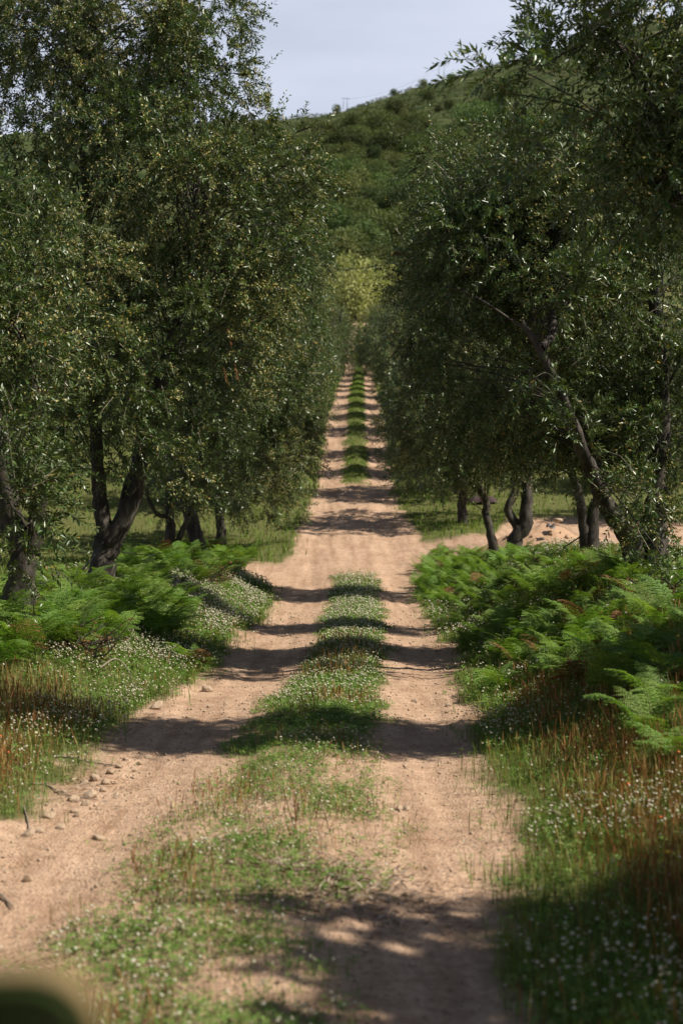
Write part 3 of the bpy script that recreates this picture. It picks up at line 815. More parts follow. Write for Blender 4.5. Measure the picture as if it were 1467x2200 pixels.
pa = pylon(948, 'two-legged steel pylon standing on the ridge between two bushes', 11.5, 7.0)
pb = pylon(742, 'small distant pylon at the low end of the ridge', 9.0, 5.0)
t = np.linspace(0, 1, 24)[:, None]
V, F = tube(pa * (1 - t) + pb * t - np.array([0, 0, 5.0]) * 4 * t * (1 - t), .05, 4)
m_ = MB(); m_.add(V, F); tag(link('power_line', m_.mesh('power_line', [M['steel']])), 'thin power line strung between the two ridge pylons', 'wire')
# dark cable across the gap in front of the yellow-green tree
P = np.array([at(640, 586, 96) + (at(880, 560, 96) - at(640, 586, 96)) * s - np.array([0, 0, .15 * 4 * s * (1 - s)]) for s in np.linspace(-.4, 1.5, 20)])
V, F = tube(P, .035, 6); m_ = MB(); m_.add(V, F)
tag(link('cable', m_.mesh('cable', [M['hose']])), 'dark cable slanting across the gap in front of the yellow-green tree', 'cable')

# ------------------------------------------------------------------ bracken
def frond_mesh(seed):
    r = np.random.default_rng(100 + seed)
    mb = MB()
    Lb, st = r.uniform(.60, .76), r.uniform(.12, .22)
    tot = Lb + st; bend = r.uniform(1.0, 1.6)
    def spine(s):             # s in metres along the frond, in the xz plane, arching outwards
        a = .45 + bend * (s / tot) ** 1.4
        return a
    ss = np.linspace(0, tot, 40); a = spine(ss)
    ds = ss[1] - ss[0]
    xs = np.concatenate([[0], np.cumsum(np.sin(a[:-1]) * ds)]); zs = np.concatenate([[0], np.cumsum(np.cos(a[:-1]) * ds)])
    V, F = tube(np.stack([xs, xs * 0, zs], 1)[::3], np.linspace(.006, .0015, 14), 4); mb.add(V, F, 1)
    npin = 15
    for i in range(npin):
        f = (i + .3) / npin
        s = st + Lb * f ** .92
        p = np.array([np.interp(s, ss, xs), 0, np.interp(s, ss, zs)]); an = np.interp(s, ss, a)
        tan = np.array([math.sin(an), 0, math.cos(an)]); nor = np.array([-math.cos(an), 0, math.sin(an)])
        pl = .34 * (1 - f) ** .85 * r.uniform(.88, 1.08) + .015
        for sd in (-1, 1):
            d = norm(np.array([0, sd, 0]) * 1.0 + tan * (.35 + .3 * f) + nor * r.normal(.02, .10) )
            m = max(4, int(pl / .024))
            t = (np.arange(m) + .5) / m
            curl = np.array([0, 0, -1]) * (t ** 2)[:, None] * pl * .28
            B = p + d * (t * pl)[:, None] + curl
            lw = .055 * (1 - t * .85) * (.6 + .4 * (1 - f)) + .006
            pr = norm(np.cross(nor, d))
            for q in (-1, 1):
                dd = norm(pr * q + d * .55 + r.normal(0, .08, (m, 3)))
                leaves(mb, B, dd, np.broadcast_to(nor, (m, 3)) + r.normal(0, .15, (m, 3)), lw * r.uniform(.85, 1.15, m), np.full(m, pl / m * .82 + .002), 0, .05)
    return mb.mesh('frond', [M['fern'], M['fernstem']])
FR = [frond_mesh(q) for q in range(7)]
FRD = []                                   # browned fronds
for q in (1, 4):
    m_ = FR[q].copy(); m_.materials[0] = M['dead']; FRD.append(m_)

def fern(X, Y, label, group, s=1.0, nf=None):
    root = link('bracken_fern', None, loc=gp(X, Y, -.02), rot=(0, 0, rng.uniform(0, 6.28)), scale=s)
    tag(root, label, 'fern', group)
    nf = nf or int(rng.integers(5, 8))
    for q in range(nf):
        link('frond', FRD[q % 2] if rng.random() < .05 else FR[int(rng.integers(len(FR)))], root, loc=(rng.normal(0, .05), rng.normal(0, .05), 0), rot=(rng.normal(0, .1), rng.uniform(-.25, .25), q * 6.283 / nf + rng.normal(0, .35)), scale=rng.uniform(.75, 1.15))

def in_poly(px, py, poly):
    poly = np.asarray(poly, float); ins = np.zeros(len(px), bool)
    j = len(poly) - 1
    for i in range(len(poly)):
        xi, yi = poly[i]; xj, yj = poly[j]
        ins ^= ((yi > py) != (yj > py)) & (px < (xj - xi) * (py - yi) / (yj - yi + 1e-9) + xi)
        j = i
    return ins

FERN_XY = []
TRUNKS = {'right': (('the stout bowed trunk', 3.62, 17), ('the narrow V of thin stems', 3.75, 21.8), ('the three-stemmed olive', 3.4, 28)),
          'left': (('the gnarled edge trunk', -3.32, 14.5), ('the two-stemmed trunk', -3.36, 20), ('the slender leaning trunk', -3.27, 27.3), ('the thick dark trunk', -3.0, 31))}
def fern_words(x, y, label):
    side = 'right' if x > 0 else 'left'
    nm, tx, ty = min(TRUNKS[side], key=lambda q: (q[1] - x) ** 2 + (q[2] - y) ** 2)
    d = math.hypot(tx - x, ty - y)
    where = 'close about' if d < .8 else ('on the track side of' if abs(x) < abs(tx) - .6 else ('on the camera side of' if y < ty - .5 else 'behind'))
    return f'bracken fern {where} {nm} on the {side}', f'ferns {where} {nm}'
def fern_bed(poly, n, mind, label, group, s=(.38, .64)):
    poly = np.asarray(poly)
    x0, y0 = poly.min(0); x1, y1 = poly.max(0)
    # even in the plan of the place: draw many, keep those that stand apart
    px = rng.uniform(x0, x1, 2600); py = rng.uniform(y0, y1, 2600)
    k = in_poly(px, py, poly); X, Y = on_ground(px[k], py[k])
    got = []
    for x, y in zip(X, Y):
        if y > 60: continue
        if all((x - a) ** 2 + (y - b) ** 2 > mind ** 2 for a, b in FERN_XY):
            FERN_XY.append((x, y)); got.append((x, y))
            if len(got) >= n: break
    for x, y in got: fern(x, y, *fern_words(x, y, label), rng.uniform(*s))
    return len(got)

for px, py, s, lab in ((1395, 1600, .68, 'big bright bracken fern arching over the dry grass in front of the right fern bed'), (1330, 1500, .66, 'bracken fern spreading just behind the foremost one on the right'),
                       (1455, 1640, .55, 'bracken fern at the right edge sinking into the dry grass'), (1230, 1480, .6, 'bracken fern leaning from the fern bed over the white clover')):
    X, Y = on_ground(px, py); FERN_XY.append((X[0], Y[0])); fern(X[0], Y[0], lab, None, s, 6)
print('ferns', fern_bed([(1000, 1400), (1080, 1330), (1467, 1320), (1467, 1550), (1260, 1480), (1080, 1440)], 100, .27, 'bracken fern in the front of the thick bed under the right olives', 'front of the right fern bed'),
      fern_bed([(900, 1295), (890, 1250), (940, 1190), (1040, 1200), (1130, 1200), (1467, 1255), (1467, 1320), (1080, 1335)], 105, .36, 'bracken fern in the back of the thick bed around the right trunks', 'back of the right fern bed'),
      fern_bed([(0, 1300), (190, 1290), (390, 1310), (380, 1375), (200, 1400), (0, 1440)], 85, .30, 'bracken fern in the bed in front of the left trunks', 'front of the left fern bed', (.55, .85)),
      fern_bed([(250, 1205), (430, 1180), (530, 1205), (500, 1250), (300, 1285), (230, 1280)], 85, .30, 'bracken fern around the trunks further along the left side', 'back of the left fern bed', (.5, .8)))
for px, py in ((1080, 1490), (1000, 1350), (930, 1290), (420, 1440), (540, 1190), (640, 1030), (655, 1000)):
    X, Y = on_ground(px, py); fern(X[0], Y[0], 'small stray bracken frond cluster standing in the grass beside the track', 'stray ferns beside the track', .6)

# ------------------------------------------------------------------ grass, clover, dry stalks
def in_view(X, Y, m=.9):
    return np.abs(X) < 733.5 / FPX * Y + m

def draw(n, y0, y1, x0, x1, dens, p=1.0):
    """random plant places; closer ones denser, kept where dens(X, Y) allows"""
    a = rng.random(n)
    Y = y0 * (y1 / y0) ** (a ** p)
    X = rng.uniform(x0, x1, n)
    k = in_view(X, Y); X, Y = X[k], Y[k]
    k = rng.random(len(X)) < dens(X, Y)
    return X[k], Y[k]

def blades(mb, X, Y, h, wd, mi=0, lean=.35, seg=True):
    n = len(X)
    B = np.stack([X, Y, terrain(X, Y) - .01], 1)
    a = rng.uniform(0, 6.28, n); sd = np.stack([np.cos(a), np.sin(a), 0 * a], 1) * (wd * .5)[:, None]
    ld = np.stack([np.cos(a + 1.57), np.sin(a + 1.57), 0 * a], 1) * (np.abs(rng.normal(0, lean, n)) * h)[:, None]
    up = np.array([0, 0, 1.0])
    V = np.stack([B - sd, B + sd, B + ld * .35 + up * (h * .55)[:, None] + sd * .75, B + ld * .35 + up * (h * .55)[:, None] - sd * .75, B + ld + up * h[:, None]], 1)
    o = np.arange(n)[:, None] * 5
    V = V.reshape(-1, 3)
    mb.add(V, o + [0, 1, 2, 3], mi); nv = mb.n - len(V)
    mb.f.setdefault((3, mi), []).append(o + [3, 2, 4] + nv)

def clover(mb, X, Y, h, sz, mi=0):
    n = len(X)
    C = np.stack([X, Y, terrain(X, Y) + h], 1)
    a0 = rng.uniform(0, 6.28, n)
    tilt = norm(np.array([0, 0, 1.0]) + rng.normal(0, .35, (n, 3)))
    e1 = norm(np.cross(tilt, np.stack([np.cos(a0), np.sin(a0), 0 * a0], 1))); e2 = np.cross(tilt, e1)
    V = [C]
    for k in range(3):
        for da in (-.42, .42):
            a = k * 2.094 + da
            V.append(C + (e1 * math.cos(a) + e2 * math.sin(a)) * sz[:, None] + tilt * (sz * .12)[:, None])
    V = np.stack(V, 1).reshape(-1, 3); o = np.arange(n)[:, None] * 7
    mb.add(V, np.concatenate([o + [0, 1, 2], o + [0, 3, 4], o + [0, 5, 6]]), mi)

OCT = np.array([[1, 0, 0], [0, 1, 0], [-1, 0, 0], [0, -1, 0], [0, 0, .8], [0, 0, -.7]])
OCF = np.array([[0, 1, 4], [1, 2, 4], [2, 3, 4], [3, 0, 4], [1, 0, 5], [2, 1, 5], [3, 2, 5], [0, 3, 5]])
def heads(mb, X, Y, h, r, mi=1, stem=True, smi=0):
    n = len(X)
    C = np.stack([X + rng.normal(0, .01, n), Y, terrain(X, Y) + h], 1)
    V = C[:, None] + OCT[None] * r[:, None, None] * rng.uniform(.75, 1.25, (n, 6, 1))
    mb.add(V.reshape(-1, 3), (np.arange(n)[:, None, None] * 6 + OCF[None]).reshape(-1, 3), mi)
    if stem:
        G = np.stack([X, Y, terrain(X, Y)], 1)
        wv = np.array([.0016, 0, 0])
        V = np.stack([G - wv * 1.5, G + wv * 1.5, C], 1).reshape(-1, 3)
        mb.add(V, np.arange(n * 3).reshape(-1, 3), smi)

def stalks(mb, X, Y, h, sc_):
    n = len(X)
    G = np.stack([X, Y, terrain(X, Y)], 1)
    ln = rng.normal(0, .2, (n, 3)); ln[:, 2] = 0
    T = G + ln * h[:, None] + np.array([0, 0, 1.0]) * h[:, None]
    a = rng.uniform(0, 3.14, n); sd = np.stack([np.cos(a), np.sin(a), 0 * a], 1)
    w0 = (.0016 * sc_)[:, None]; w1 = (.0036 * sc_)[:, None]
    H = G * .42 + T * .58
    V = np.stack([G - sd * w0, G + sd * w0, H + sd * w0, H - sd * w0, H * .55 + T * .45 + sd * w1, T, H * .55 + T * .45 - sd * w1], 1).reshape(-1, 3)
    o = np.arange(n)[:, None] * 7
    nv = mb.n
    mb.add(V, np.concatenate([o + [0, 1, 2, 3], o + [3, 2, 4, 6]]), 0)
    mb.f.setdefault((3, 0), []).append(o + [6, 4, 5] + nv)

ONE = lambda Y: np.maximum(1, Y / 9)
free = verge
def patch(X, Y, s, seed, lo=-.1, hi=.3):
    return smooth(lo, hi, fbm(X * s, Y * s, seed))

# middle strip
def d_mid(X, Y):
    return mid_mask(X, Y) * (1 - .12 * smooth(12, 9.5, Y))
mb = MB()
X, Y = draw(190000, 4.6, 34, -1.6, 1.4, lambda X, Y: d_mid(X, Y) * (.5 + .5 * patch(X, Y, 1.6, 201)) * smooth(40, 20, Y))
clover(mb, X, Y, rng.uniform(.005, .05, len(X)), .016 * ONE(Y) ** .7 * rng.uniform(.6, 1.2, len(X)))
X, Y = draw(44000, 4.6, 34, -1.6, 1.6, lambda X, Y: d_mid(X, Y) * np.maximum(.05 + .95 * patch(X, Y, 1.2, 205, .05, .35), .75 * smooth(11, 14, Y)) * (.45 + .55 * smooth(10, 15, Y)))
heads(mb, X, Y, rng.uniform(.03, .085, len(X)), .0085 * ONE(Y) ** .6 * rng.uniform(.6, 1.2, len(X)))
tag(link('clover', mb.mesh('clover_mid', [M['clover'], M['cflower']])), 'white-flowered clover growing on the strip between the wheel ruts', kind='stuff')
mb = MB()
X, Y = draw(40000, 4.6, 34, -1.6, 1.6, lambda X, Y: d_mid(X, Y) * (.15 + .85 * patch(X, Y, 1.1, 210)))
blades(mb, X, Y, rng.uniform(.03, .11, len(X)), .004 * ONE(Y) * rng.uniform(.7, 1.3, len(X)), lean=.6)
X, Y = draw(26000, 51, 130, -1.2, 2.6, d_mid)
blades(mb, X, Y, rng.uniform(.03, .09, len(X)), .006 * ONE(Y) * rng.uniform(.7, 1.3, len(X)))
tag(link('grass', mb.mesh('grass_mid', [M['meadow']])), 'short green grass on the strip between the wheel ruts', kind='stuff')
mb = MB()
X, Y = draw(15000, 4.6, 20, -1.6, 1.4, lambda X, Y: d_mid(X, Y) * patch(X, Y, 1.3, 220, .05, .3))
stalks(mb, X, Y, rng.uniform(.07, .2, len(X)), ONE(Y) ** .7)
tag(link('dry_grass', mb.mesh('stalks_mid', [M['stalk']])), 'thin reddish seed stalks on the middle strip', kind='stuff')

# left verge
def d_left(X, Y):
    u = X - xc(Y); return free(X, Y) * (u < -1.0)
def cl_left(X, Y):
    u = X - xc(Y)
    return d_left(X, Y) * np.maximum(smooth(11.8, 13.5, Y + fbm(X, Y, 230) * 1.2) * smooth(-4.4, -3.6, u), .35 * patch(X, Y, .8, 231) + .4 * smooth(-2.5, -1.9, u))
mb = MB()
X, Y = draw(88000, 5.5, 31, -5, -1, lambda X, Y: cl_left(X, Y))
clover(mb, X, Y, rng.uniform(.01, .15, len(X)), .017 * ONE(Y) ** .7 * rng.uniform(.6, 1.2, len(X)))
X, Y = draw(64000, 5.5, 31, -4.4, -1, lambda X, Y: cl_left(X, Y) * (.15 + .85 * patch(X, Y, .8, 233, -.1, .3)))
heads(mb, X, Y, rng.uniform(.09, .20, len(X)), .0088 * ONE(Y) ** .6 * rng.uniform(.6, 1.2, len(X)))
tag(link('clover', mb.mesh('clover_left', [M['clover'], M['cflower']])), 'mounds of white-flowered clover on the left bank', kind='stuff')
mb = MB()
def dry_left(X, Y):
    u = X - xc(Y)
    return d_left(X, Y) * smooth(13.2, 11.5, Y + fbm(X, Y, 230) * 1.0) * smooth(-1.6, -1.9, u) * (.35 + .65 * patch(X, Y, 1.2, 240, -.2, .2)) + d_left(X, Y) * .05
X, Y = draw(60000, 5.5, 24, -4.5, -1, dry_left)
stalks(mb, X, Y, rng.uniform(.07, .24, len(X)), ONE(Y) ** .7)
tag(link('dry_grass', mb.mesh('stalks_left', [M['stalk']])), 'reddish-brown dry seed stalks on the near left bank', kind='stuff')
mb = MB()
X, Y = draw(60000, 5.5, 32, -7, -1, lambda X, Y: d_left(X, Y) * .7)
blades(mb, X, Y, rng.uniform(.06, .2, len(X)), .0045 * ONE(Y) * rng.uniform(.7, 1.3, len(X)), lean=.5)
tag(link('grass', mb.mesh('grass_left', [M['grass']])), 'green grass on the left bank among clover and ferns', kind='stuff')

# right verge
def d_right(X, Y):
    u = X - xc(Y); return free(X, Y) * (u > 1.0)
mb = MB()
def cl_right(X, Y):
    u = X - xc(Y)
    return d_right(X, Y) * (.25 + .6 * smooth(2.6, 1.8, u) + .3 * smooth(11.5, 13.5, Y)) * (.3 + .7 * patch(X, Y, .9, 251, -.2, .2))
X, Y = draw(120000, 4.6, 31, .4, 5, cl_right)
clover(mb, X, Y, rng.uniform(.01, .13, len(X)), .018 * ONE(Y) ** .7 * rng.uniform(.6, 1.2, len(X)))
X, Y = draw(46000, 4.6, 26, .4, 4.5, lambda X, Y: cl_right(X, Y) * (.12 + .88 * patch(X, Y, .8, 253, .0, .3)))
heads(mb, X, Y, rng.uniform(.09, .22, len(X)), .0085 * ONE(Y) ** .6 * rng.uniform(.7, 1.2, len(X)))
tag(link('clover', mb.mesh('clover_right', [M['clover'], M['cflower']])), 'clover with scattered white flowers along the right verge', kind='stuff')
mb = MB()
def dry_right(X, Y):
    u = X - xc(Y)
    return d_right(X, Y) * smooth(15, 11.5, Y + fbm(X, Y, 260)) * smooth(1.5, 1.9, u) * (.3 + .7 * patch(X, Y, 1.1, 261, -.25, .2)) + d_right(X, Y) * .05
X, Y = draw(62000, 4.6, 26, .4, 4.5, dry_right)
stalks(mb, X, Y, rng.uniform(.07, .24, len(X)), ONE(Y) ** .7)
tag(link('dry_grass', mb.mesh('stalks_right', [M['stalk']])), 'reddish-brown dry seed stalks filling the near right verge', kind='stuff')
mb = MB()
X, Y = draw(110000, 4.6, 32, .4, 5.5, lambda X, Y: d_right(X, Y) * .8)
blades(mb, X, Y, rng.uniform(.05, .19, len(X)), .0045 * ONE(Y) * rng.uniform(.7, 1.3, len(X)), lean=.45)
tag(link('grass', mb.mesh('grass_right', [M['grass']])), 'green grass on the right verge among dry stalks and ferns', kind='stuff')

# meadow and far verges
mb = MB()
X, Y = draw(170000, 31, 130, -26, 30, lambda X, Y: free(X, Y) * (np.abs(X - xc(Y)) > 1.1) * (.45 + .55 * smooth(7, 3, np.abs(X))))
blades(mb, X, Y, rng.uniform(.08, .24, len(X)), .0052 * ONE(Y) * rng.uniform(.7, 1.3, len(X)), lean=.4)
tag(link('grass', mb.mesh('grass_meadow', [M['meadow']])), 'lush grass of the meadow under the olive rows beyond the crossing', kind='stuff')

# specks of colour: orange and yellow flowers
mb = MB()
for n_, mi in ((150, 0), (50, 1)):
    X, Y = draw(n_ * 6, 6, 16, -5, 4.5, lambda X, Y: np.where(X < 0, dry_left(X, Y), dry_right(X, Y)) * .25)
    heads(mb, X, Y, rng.uniform(.1, .24, len(X)), np.full(len(X), .011 if mi == 0 else .014), mi, False)
tag(link('wildflowers', mb.mesh('wildflowers', [M['orange'], M['yellow']])), 'scattered tiny orange and yellow wildflowers in the dry grass', kind='stuff')

# ------------------------------------------------------------------ stones, gravel, sticks, litter
def rock_mesh(seed, m, sub=2):
    import bmesh
    r = np.random.default_rng(seed)
    bm = bmesh.new(); bmesh.ops.create_icosphere(bm, subdivisions=sub, radius=1)
    co = np.array([v.co[:] for v in bm.verts])
    for _ in range(9):
        nrm = r.normal(size=3); nrm /= np.linalg.norm(nrm); cut = r.uniform(.55, .85)
        dd = co @ nrm; co = co - np.outer(np.maximum(0, dd - cut), nrm)
    co = co * r.uniform(.7, 1.2, 3) * [1, 1, .7] + r.normal(0, .02, co.shape)
    for v, c in zip(bm.verts, co): v.co = c
    me = bpy.data.meshes.new('stone'); bm.to_mesh(me); bm.free(); me.materials.append(m); return me
ROCK = [rock_mesh(q, M['stone']) for q in range(5)]
CLOD = [rock_mesh(q + 20, M['clod']) for q in range(4)]
def stone(px, py, s, label, group):
    X, Y = on_ground(px, py)
    o = link('stone', ROCK[int(rng.integers(5))], loc=gp(X[0], Y[0], s * .2), rot=tuple(rng.uniform(0, 6, 3) * [.1, .1, 1]), scale=s)
    tag(o, label, 'stone', group)
for px, py, s in ((160, 1725, .05), (185, 1735, .035), (205, 1680, .045), (240, 1668, .04), (180, 1690, .04), (230, 1690, .045), (165, 1755, .03), (105, 1760, .05), (130, 1785, .035), (160, 1750, .035),
                  (255, 1655, .03), (220, 1702, .03), (270, 1640, .03), (290, 1660, .025), (140, 1710, .03), (195, 1712, .06), (60, 1800, .045), (85, 1790, .03), (250, 1712, .025), (320, 1630, .03), (300, 1645, .035)):
    stone(px, py, s, 'pale stone lying loose at the foot of the eroded left bank', 'stones at the foot of the left bank')
for px, py, s, lab in ((335, 1525, .09, 'larger pale stone at the edge of the left clover mound'), (855, 1742, .035, 'dark stone in the sunny right rut'), (872, 1750, .03, 'flat pebble beside the dark stone in the right rut'), (212, 1810, .04, 'single pebble in the middle of the left rut'),
                       (445, 1490, .07, 'stone at the left track edge below the flowering clover'), (60, 1900, .04, 'stone on the near left rut by the shadow tip'), (962, 1518, .04, 'small stone in the right rut by the shadow edge'), (890, 1512, .04, 'pebble beside the middle strip in the right rut shade')):
    stone(px, py, s, lab, None)
# fine gravel
n = 8000
X, Y = draw(n * 3, 4.6, 26, -2.6, 1.8, lambda X, Y: dirt_mask(X, Y) * (.3 + .7 * patch(X, Y, 1.5, 300, -.1, .3)))
s = (.0028 + .013 * rng.random(len(X)) ** 4) * ONE(Y) ** .5
V = np.stack([X, Y, terrain(X, Y) + s * .2], 1)[:, None] + OCT[None] * s[:, None, None] * rng.uniform(.6, 1.3, (len(X), 6, 3))
mb = MB(); mb.add(V.reshape(-1, 3), (np.arange(len(X))[:, None, None] * 6 + OCF[None]).reshape(-1, 3))
tag(link('gravel', mb.mesh('gravel', [M['stone']])), 'fine gravel scattered over the wheel ruts', kind='stuff')
# leaf litter
mb = MB()
for px, py, rx, ry, cnt_ in ((730, 1910, 110, 50, 900), (620, 1870, 90, 25, 350), (1440, 1440, 40, 50, 420), (430, 1262, 60, 14, 700), (210, 1695, 90, 50, 160), (850, 1950, 120, 60, 220), (1200, 1330, 60, 15, 200)):
    gx, gy = on_ground(rng.normal(px, rx * .55, cnt_), rng.normal(py, ry * .55, cnt_))
    P = np.stack([gx, gy, terrain(gx, gy) + rng.uniform(.0, .03, cnt_)], 1)
    dd = rng.normal(0, 1, (cnt_, 3)); dd[:, 2] *= .2
    leaves(mb, P, norm(dd), norm(np.array([0, 0, 1.]) + rng.normal(0, .3, (cnt_, 3))), rng.uniform(.03, .09, cnt_), rng.uniform(.006, .016, cnt_), 0)
tag(link('leaf_litter', mb.mesh('leaf_litter', [M['litter']])), 'dry fallen leaves lying in patches beside the track', kind='stuff')
# sticks
def stick(pts, r, label, up=.012):
    gx, gy = on_ground([p[0] for p in pts], [p[1] for p in pts])
    P = np.stack([gx, gy, terrain(gx, gy) + up], 1)
    if len(pts[0]) > 2: P[:, 2] += [p[2] for p in pts]
    V, F = tube(resample(P, 4), np.linspace(r, r * .5, 4 * (len(pts) - 1) + 1), 5, .3)
    m_ = MB(); m_.add(V, F); tag(link('fallen_twig', m_.mesh('fallen_twig', [M['twig']])), label, 'twig')
stick([(118, 1630), (150, 1634), (200, 1642), (265, 1655)], .009, 'long bare twig on the eroded left bank above the stones')
stick([(62, 1690), (100, 1695), (140, 1712), (210, 1725)], .007, 'thin twig lying below the long one on the left bank')
stick([(52, 1740), (60, 1765), (64, 1795)], .007, 'pale twig pointing down the left bank near the frame edge')
stick([(215, 1465, .12), (248, 1465, .2), (275, 1475, .15), (290, 1492, .02)], .009, 'bowed twig arching out of the clover on the left bank')
stick([(775, 1748), (790, 1755), (800, 1762)], .007, 'short dark twig at the edge of the middle strip')
stick([(0, 1930), (20, 1948), (28, 1960)], .007, 'bent twig at the left frame edge in the near rut')
stick([(600, 1965), (660, 1975), (720, 1990)], .006, 'twig in the shaded litter on the near middle strip')

# heap of cut branches on the left bank
def brush(px, py, n_, L, label, green):
    X, Y = on_ground(px, py); base = gp(X[0], Y[0])
    root = link('cut_branch', None, loc=base); tag(root, label, 'branch')
    mbw, mbl = MB(), MB()
    for q in range(n_):
        a = rng.uniform(-.5, .7) + (math.pi if rng.random() < .4 else 0); o = np.array([rng.normal(0, L * .3), rng.normal(0, .12), rng.uniform(0, .1)])
        e = o + np.array([math.cos(a) * L * rng.uniform(.4, 1), math.sin(a) * .3, rng.uniform(.05, .4)])
        S = resample([o, (o + e) / 2 + rng.normal(0, .05, 3), e], 4)
        V, F = tube(S, np.linspace(.009, .003, len(S)), 5, .3); mbw.add(V, F)
        m = 16; t = rng.random(m)
        B = o + (e - o) * t[:, None]
        leaves(mbl, B, norm(rng.normal(0, 1, (m, 3)) + (e - o)), rand_unit(m), rng.uniform(.04, .08, m), np.full(m, .014), 0 if rng.random() > green else 1)
    link('stick', mbw.mesh('branch_wood', [M['bark']]), root); link('leaves', mbl.mesh('branch_leaves', [M['dead'], M['olive']]), root)['kind'] = 'stuff'
brush(125, 1415, 26, .6, 'cut olive branch with withered leaves lying on the left bank', .4)
brush(200, 1435, 10, .35, 'smaller dry cut branch beside the withered one on the left bank', .1)
brush(430, 1258, 30, .7, 'low pile of grey dry brush in front of the left ferns', 0)
brush(1445, 1300, 12, .5, 'dry branch tips poking out of the ferns at the right edge', .7)

# irrigation hoses between the trunks
def hose(P, label, r=.011):
    V, F = tube(resample(P, 6), r, 6); m_ = MB(); m_.add(V, F)
    tag(link('hose', m_.mesh('hose', [M['hose']]), None), label, 'hose')
hose([at(1247, 1152, 21.7), at(1200, 1182, 22.5), at(1160, 1194, 23.5), at(1110, 1197, 25), at(1070, 1185, 28)], 'black irrigation hose sagging between the right trunks above the ferns')
hose([at(222, 1165, 19.8), at(195, 1205, 19.2), at(160, 1236, 18.2), at(110, 1250, 17), at(60, 1252, 15.4), at(48, 1240, 14.8)], 'black irrigation hose sagging from the two-stemmed left olive', .013)
hose([at(232, 1180, 20.2), at(290, 1190, 22), at(340, 1192, 25), at(366, 1180, 27)], 'thin hose between the left trunks behind the ferns', .009)

# earth heap beside the crossing
X, Y = 4.75, 33.6
g0 = gp(X, Y)
aa = np.linspace(0, 6.283, 40, endpoint=False); rr_ = np.linspace(0, 1, 14)
A, RR = np.meshgrid(aa, rr_)
hx = RR * np.cos(A) * 1.55 * (1 + .15 * np.sin(A * 3)); hy = RR * np.sin(A) * 1.1
hz = .62 * (1 - RR ** 1.3) ** 1.1 + fbm(hx * 4 + 3, hy * 4, 400) * .10 * (1 - RR)
gz = terrain(X + hx, Y + hy) - g0[2]
V = np.stack([hx, hy, hz + gz - .02], -1).reshape(-1, 3)
i, j = np.meshgrid(np.arange(13), np.arange(40), indexing='ij'); j2 = (j + 1) % 40
F = np.stack([i * 40 + j, i * 40 + j2, (i + 1) * 40 + j2, (i + 1) * 40 + j], -1).reshape(-1, 4)
heap = link('earth_heap', new_mesh('earth_heap', V, [F], [M['clod']], smooth_shade=True), loc=g0)
tag(heap, 'low heap of reddish dug earth and clods beside the crossing', 'heap')
for q in range(46):
    a, r_ = rng.uniform(0, 6.28), rng.uniform(0, 1) ** .6
    x, y = math.cos(a) * r_ * 1.5, math.sin(a) * r_ * 1.05
    z = .62 * (1 - r_ ** 1.3) ** 1.1 + float(terrain(X + x, Y + y)) - g0[2]
    link('clod', CLOD[q % 4], heap, (x, y, z), tuple(rng.uniform(0, 6, 3)), rng.uniform(.03, .085))
p = at(1197, 1116, 33.2)
tag(link('stone', ROCK[1], loc=p - [0, 0, .02], scale=.13), 'pale stone on the right flank of the earth heap', 'stone')
mb = MB()
gx, gy = np.meshgrid(np.linspace(-.16, .16, 7), np.linspace(-.1, .1, 5))
V = np.stack([gx, gy, .12 + rng.normal(0, .05, gx.shape)], -1).reshape(-1, 3); F = grid_faces(5, 7)
mb.add(V, F[6:], 0); mb.add(V, F[:6], 1)
M['black'] = plain('black_plastic', [(.3, (.015, .015, .016)), (.8, (.03, .03, .032))], scale=8, rough=.35, bump=0)
M['pale'] = plain('pale_plastic', [(.3, (.20, .21, .24)), (.8, (.38, .39, .42))], scale=8, rough=.4, bump=0)
pp = at(1180, 1128, 33.0)
tag(link('plastic_scrap', mb.mesh('plastic_scrap', [M['black'], M['pale']]), loc=(pp[0], pp[1], pp[2] - .08), rot=(.7, .2, .3), scale=.6), 'crumpled black and white scrap lying on the earth heap', 'scrap')

# plum-coloured bundle behind the right trunks
M['plum'] = plain('plum_cloth', [(.3, (.045, .022, .030)), (.8, (.10, .055, .065))], scale=6, rough=.8, bump=.4)
gx, gy = np.meshgrid(np.linspace(-.62, .62, 22), np.linspace(-.35, .35, 12))
gz = .34 * (1 - (np.abs(gx) / .64) ** 4) * (1 - (np.abs(gy) / .37) ** 4) + fbm(gx * 5 + 2, gy * 5, 500) * .06
bx = at(1035, 1085, 46.5)
ob = link('cloth_bundle', new_mesh('cloth_bundle', np.stack([gx, gy, gz], -1).reshape(-1, 3), [grid_faces(12, 22)], [M['plum']], smooth_shade=True), loc=gp(bx[0], bx[1], .0), scale=(.8, .7, .7))
tag(ob, 'low dark plum-coloured bundle seen behind the right trunks', 'bundle')
gx, gy = np.meshgrid(np.linspace(.28, .46, 5), np.linspace(-.34, -.22, 5)); 
gz = .34 * (1 - (np.abs(gx) / .64) ** 4) * (1 - (np.abs(gy) / .37) ** 4) + .05
pch = link('pale_patch', new_mesh('pale_patch', np.stack([gx, gy - .02, gz], -1).reshape(-1, 3), [grid_faces(5, 5)], [M['pale']]), ob)
pch.scale = (.5, .5, .9)

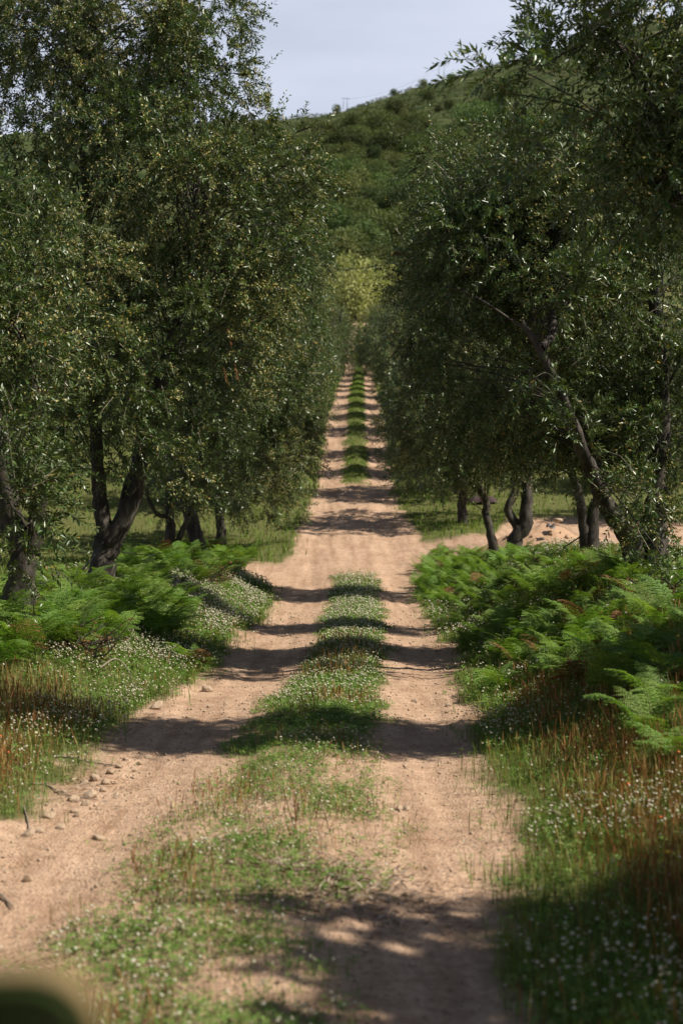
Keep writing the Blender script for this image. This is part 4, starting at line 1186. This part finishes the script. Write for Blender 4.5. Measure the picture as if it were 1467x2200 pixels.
# out-of-focus mirror close to the camera in the bottom corner
def rounded(w_, h_, r_, seg=10):
    P = []
    for cx, cz, a0 in ((w_ - r_, h_ - r_, 0), (-w_ + r_, h_ - r_, 90), (-w_ + r_, -h_ + r_, 180), (w_ - r_, -h_ + r_, 270)):
        for q in range(seg + 1):
            a = R(a0 + 90 * q / seg); P.append((cx + r_ * math.cos(a), cz + r_ * math.sin(a)))
    return np.array(P)
def shell(rings, name, m):
    Vs = []; n_ = len(rings[0][0])
    for P, y in rings: Vs.append(np.stack([P[:, 0], np.full(n_, y), P[:, 1]], 1))
    V = np.concatenate(Vs); k_ = len(rings)
    i, j = np.meshgrid(np.arange(k_ - 1), np.arange(n_), indexing='ij'); j2 = (j + 1) % n_
    F = np.stack([i * n_ + j, i * n_ + j2, (i + 1) * n_ + j2, (i + 1) * n_ + j], -1).reshape(-1, 4)
    caps = [np.arange(n_)[None], ((k_ - 1) * n_ + np.arange(n_))[None]]
    return new_mesh(name, V, [F] + caps, [m], smooth_shade=True)
M['mirror_rim'] = plain('olive_brown_paint', [(.3, (.30, .21, .10)), (.8, (.36, .25, .13))], scale=6, rough=.5, bump=0)
M['mirror_face'] = plain('dark_green_glass', [(.3, (.04, .075, .026)), (.8, (.07, .115, .042))], scale=6, rough=.25, bump=0)
mc = at(25, 2305, .72)
root = link('wing_mirror', None, loc=mc); tag(root, 'blurred dark green mirror with brown rim close to the camera in the bottom corner', 'mirror')
W_, H_, R_ = .044, .050, .034
link('housing', shell([(rounded(W_, H_, R_), .0), (rounded(W_ * 1.02, H_ * 1.02, R_), .012), (rounded(W_ * .9, H_ * .9, R_ * .9), .035), (rounded(W_ * .5, H_ * .5, R_ * .5), .05)], 'mirror_housing', M['mirror_rim']), root)
link('mirror_glass', shell([(rounded(W_ * .9, H_ * .9, R_ * .88), -.006), (rounded(W_ * .92, H_ * .92, R_ * .9), -.001)], 'mirror_glass', M['mirror_face']), root)
V, F = tube([[-.02, .03, -.05], [-.10, .03, -.14], [-.22, .02, -.20]], [.014, .014, .016], 8); m_ = MB(); m_.add(V, F)
link('arm', m_.mesh('mirror_arm', [M['mirror_rim']], True), root)
